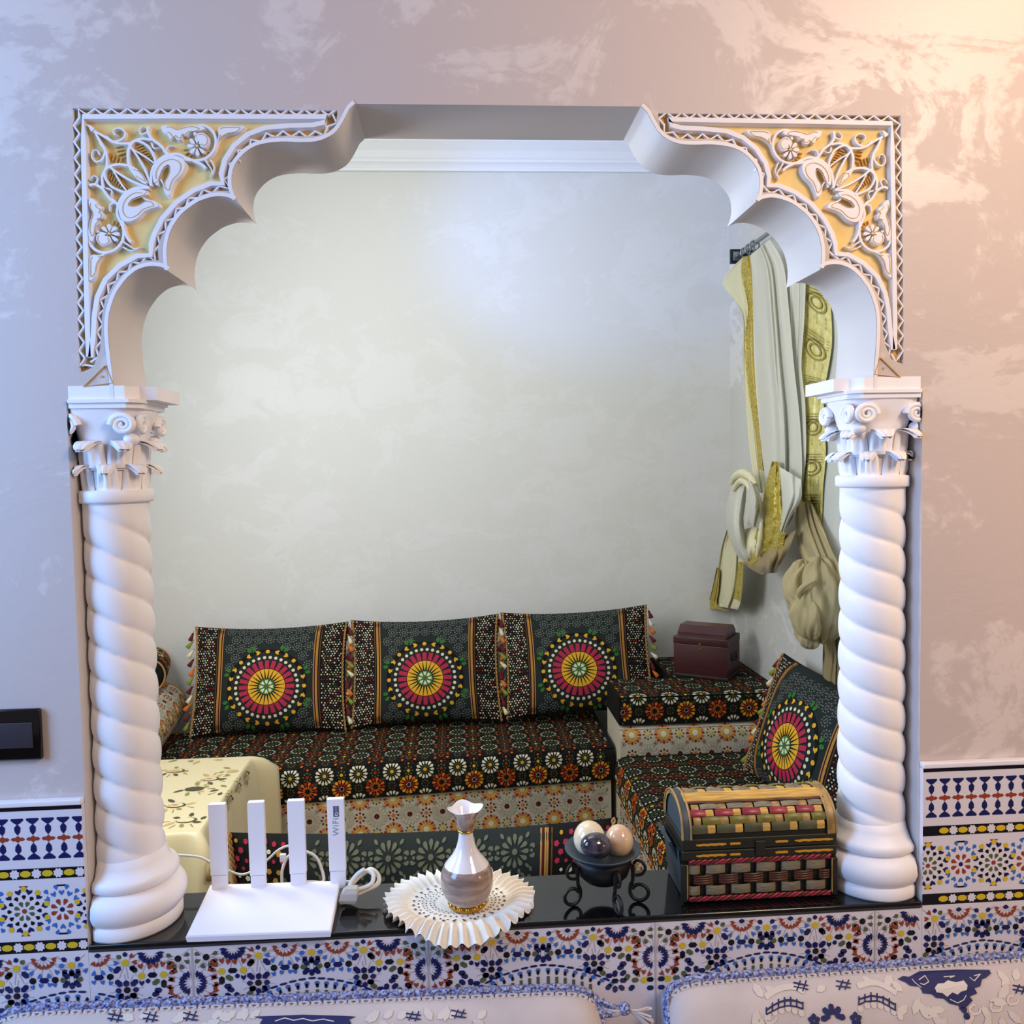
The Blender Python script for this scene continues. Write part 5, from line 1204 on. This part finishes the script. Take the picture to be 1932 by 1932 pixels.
for x, y, s_ in ((460, 565, 1), (740, 555, 1), (1905, 580, 1)):
    for d_ in (-14, 14): nav += [(p, 'damask_navy') for p in strip(ZR([(x-48, y+d_-8), (x+44, y+d_+8)]), .0022)]+[(p, 'damask_navy') for p in strip(ZR([(x+d_*1.4-10, y+30), (x+d_*1.4+14, y-32)]), .0022)]
for sgn, x0, y0 in ((1, 840, 660), (-1, 470, 690)):
    arc1 = [(x0+sgn*(k*40), y0-46*sin(pi*(k+.6)/6.5)+k*4) for k in range(7)]; arc2 = [(x, y+34) for x, y in arc1]
    nav += [(p, 'damask_navy') for p in strip(ZR(arc1), .0026)+strip(ZR(arc2), .0022)]
    for a_, c_ in zip(arc1, arc2): nav += [(p, 'damask_navy') for p in strip(ZR([(a_[0], a_[1]-14), c_]), .0022)]
    arc3 = [(x0+sgn*(k*44)+sgn*10, y0+62-52*sin(pi*(k+.5)/6.2)+k*6) for k in range(7)]
    for x, y in arc3: c_ = ZR([(x, y)])[0]; crm.append(ngon(c_[0], c_[1], .0052, 8, 'damask_cream'))
    crm += [(p, 'damask_cream') for p in strip(ZR([(x, y-84) for x, y in arc1]), .009)]
def leafset(Z, items):
    out = []
    for x, y, a, r, w in items: c_ = Z([(x, y)])[0]; out.append(petal(c_[0], c_[1], a, 0, r, w, 'damask_cream', 0))
    return out
crm += leafset(ZR, [(1240, 640, 2.2, .03, .012), (1240, 660, 1.3, .028, .012), (1260, 700, .6, .03, .011), (1300, 720, 0, .03, .01), (1160, 690, 2.6, .026, .012), (1130, 600, -2.2, .022, .012), (1650, 690, 1.2, .028, .011), (1700, 660, .2, .032, .012), (1760, 640, -.6, .03, .013), (1800, 600, -1.1, .03, .012), (1840, 560, -2, .028, .013), (1870, 530, -.9, .024, .012), (1600, 740, 2.4, .028, .01), (1700, 760, 2.0, .026, .012), (1820, 720, .8, .03, .012), (1780, 760, 1.6, .024, .012), (170, 720, 1.9, .03, .014), (210, 640, -2, .026, .014), (150, 780, 1.2, .026, .014), (560, 600, -.4, .02, .01), (300, 610, -2.6, .022, .011), (1010, 570, -.7, .026, .012), (950, 560, -2.4, .024, .011), (1320, 760, .7, .03, .012), (1420, 770, 2.4, .028, .012)])
for cx0, cy0, r_ in ((1290, 735, 40), (1600, 710, 44), (1740, 690, 46), (1850, 650, 42), (250, 770, 44)): crm += [(p, 'damask_cream') for p in strip(ZR([(cx0+r_*cos(k*.5)*(1-k*.05), cy0+r_*sin(k*.5)*(1-k*.05)) for k in range(11)]), .0036)]
lim = lambda mo, fc: [(p, m) for p, m in mo if all(fc.xa+.02 < q[0] < fc.xb-.01 and .012 < q[1] < .30 for q in p)]
# tops of motifs run up under the braid
limt = lambda mo, fc: [([(q[0], max(.006, q[1])) for q in p], m) for p, m in mo if all(fc.xa+.02 < q[0] < fc.xb-.01 and q[1] < .30 for q in p)]
front_cushion('pale damask sofa cushion with navy crest at lower right under the tiles', fr, [('cream_leaves', limt(crm, fr)), ('navy_motifs', limt(nav, fr)), ('cream_details', limt(top_, fr))], 1)
fl_ = FrontCushion(-.775, PY(1128, 1868, -.05).x, PY(330, 1888, -.05).z, PY(1100, 1866, -.05).z)
ZL = zz(fl_, None, 340, 1720, .2899)
nav = []; crm = []
nav += [(p, 'damask_navy') for p in fan_poly(ZL([(480,690),(560,680),(800,676),(1060,680),(1145,688),(1100,705),(1115,731),(1060,760),(560,760),(520,731),(540,705)]))]
for x, y in ((70, 685), (1520, 682), (1815, 668), (-190, 690), (-420, 690)):
    for d_ in (-14, 14): nav += [(p, 'damask_navy') for p in strip(ZL([(x-48, y+d_-8), (x+44, y+d_+8)]), .0022)]+[(p, 'damask_navy') for p in strip(ZL([(x+d_*1.4-10, y+28), (x+d_*1.4+14, y-30)]), .0022)]
for x in (170, 260, 330, 420, 1200, 1290, 1380, 1640, 1720, 1900, -60, -300): crm += leafset(ZL, [(x, 712, .3+x*.01, .024, .012), (x+30, 700, -.6, .02, .011)])
top_ = []
for l in ([(620, 715), (680, 698), (740, 712), (800, 700), (860, 714), (930, 700), (1000, 714)],): top_ += [(p, 'damask_cream') for p in strip(ZL(l), .0016)]
lroot, lc = front_cushion('pale damask sofa cushion with blue braid at lower left under the tiles', fl_, [('cream_leaves', limt(crm, fl_)), ('navy_motifs', limt(nav, fl_)), ('cream_details', limt(top_, fl_))], 3)
# tassel in the gap between the two cushions
b = MB(); p = PY(1178, 1903, -.06); rr = random.Random(2)
for k in range(9): b.tube(spline([p+Vector((-.045+rr.uniform(-.012, .012), rr.uniform(-.01, .01), .012+rr.uniform(-.03, .02)))-lc, p+Vector((-.02, -.004, rr.uniform(-.008, .008)))-lc, p-lc], 5), .0045, 'trim_blue' if k % 2 else 'trim_cream', 5)
b.ball(p-lc, .011, 'trim_blue', 8)
for k in range(26):
    a = rr.uniform(-.5, .5); b.tube(spline([p-lc, p+Vector((.02, -.006, -.006+.012*a))-lc, p+Vector((.044+rr.uniform(-.005, .005), -.008+rr.uniform(-.008, .008), -.02+.05*a))-lc], 4), .0021, 'trim_cream', 4)
b.build('tassel', lroot)

b = MB(); b.box((-1.6, -.80, .045), (1.75, -.018, .212), 'damask', .03); o = b.build('sofa_mattress'); tag(o, 'pale seat of the front sofa below the damask cushions, under the frame edge', 'mattress')
b = MB(); b.box((-1.6, -.80, .0), (1.75, -.018, .0445), 'damask', .004); tag(b.build('banquette'), 'low pale base of the front sofa on the floor below the damask cushions', 'banquette')
# ------------------------------------------------------------------ light
w = bpy.data.worlds.new('world'); sc.world = w; w.use_nodes = True
bg = w.node_tree.nodes['Background']; bg.inputs[0].default_value = lin('d8ced2'); bg.inputs[1].default_value = .30
def aim(o, loc, target): o.location = loc; o.rotation_euler = (Vector(target)-Vector(loc)).to_track_quat('-Z', 'Y').to_euler(); return o
def lamp(name, kind, power, col):
    l = bpy.data.lights.new(name, kind); l.energy = power; l.color = lin(col)[:3]; o = bpy.data.objects.new(name, l); COL.objects.link(o); return o
def area(name, loc, target, size, power, col, sy=None, spread=None):
    o = lamp(name, 'AREA', power, col); l = o.data; l.size = size
    if sy: l.shape = 'RECTANGLE'; l.size_y = sy
    if spread: l.spread = R(spread)
    return aim(o, loc, target)
area('back_wall_fill', (-.30, .62, 2.62), (.25, 2.3, 1.45), .8, 5, 'f2f7ff', .45); area('ceiling_lamp_back', (-.1, 1.0, 2.96), (-.1, 1.1, 0), 1.3, 7, 'f6f8fc')  # first area is an added frontal fill for the back wall
area('left_fill_back', (-1.38, .68, 1.75), (1.2, 1.25, 1.1), .8, 50, 'f2f5fa', 1.1)  # added fill for the right wall and curtains; no window seen there
area('window_light', (-1.9, -.85, 1.95), (-.6, 0, 1.5), .9, 54, '86bcff', 1.5)
o = lamp('wall_lamp', 'POINT', 13, 'ffbe74'); o.data.shadow_soft_size = .05; o.location = (1.38, -.50, 2.86)
area('front_fill', (1.5, -1.5, 2.7), (.5, 0, 1.1), .7, 37, 'ffe2c4')  # added warm frontal fill, shifted to brighten the right of the front wall
o = lamp('warm_fill_right', 'POINT', 8, 'ffc48c'); o.data.shadow_soft_size = .14; o.location = (1.75, -.95, 1.25)  # unseen warm point added to lift the lower right wall
o = lamp('blue_patch_spot', 'SPOT', 125, '6699ff'); aim(o, (-1.30, .45, 2.35), PY(1110, 440, YB)); o.data.spot_size = R(30); o.data.spot_blend = .7; o.data.shadow_soft_size = .12  # added spot that lays the bluish patch on the back wall

sc.view_settings.view_transform = 'Standard'; sc.view_settings.look = 'None'; sc.view_settings.gamma = 1; sc.view_settings.use_curve_mapping = False
sc.view_settings.exposure = 0.0
sc.cycles.max_bounces = 8; sc.cycles.use_denoising = True
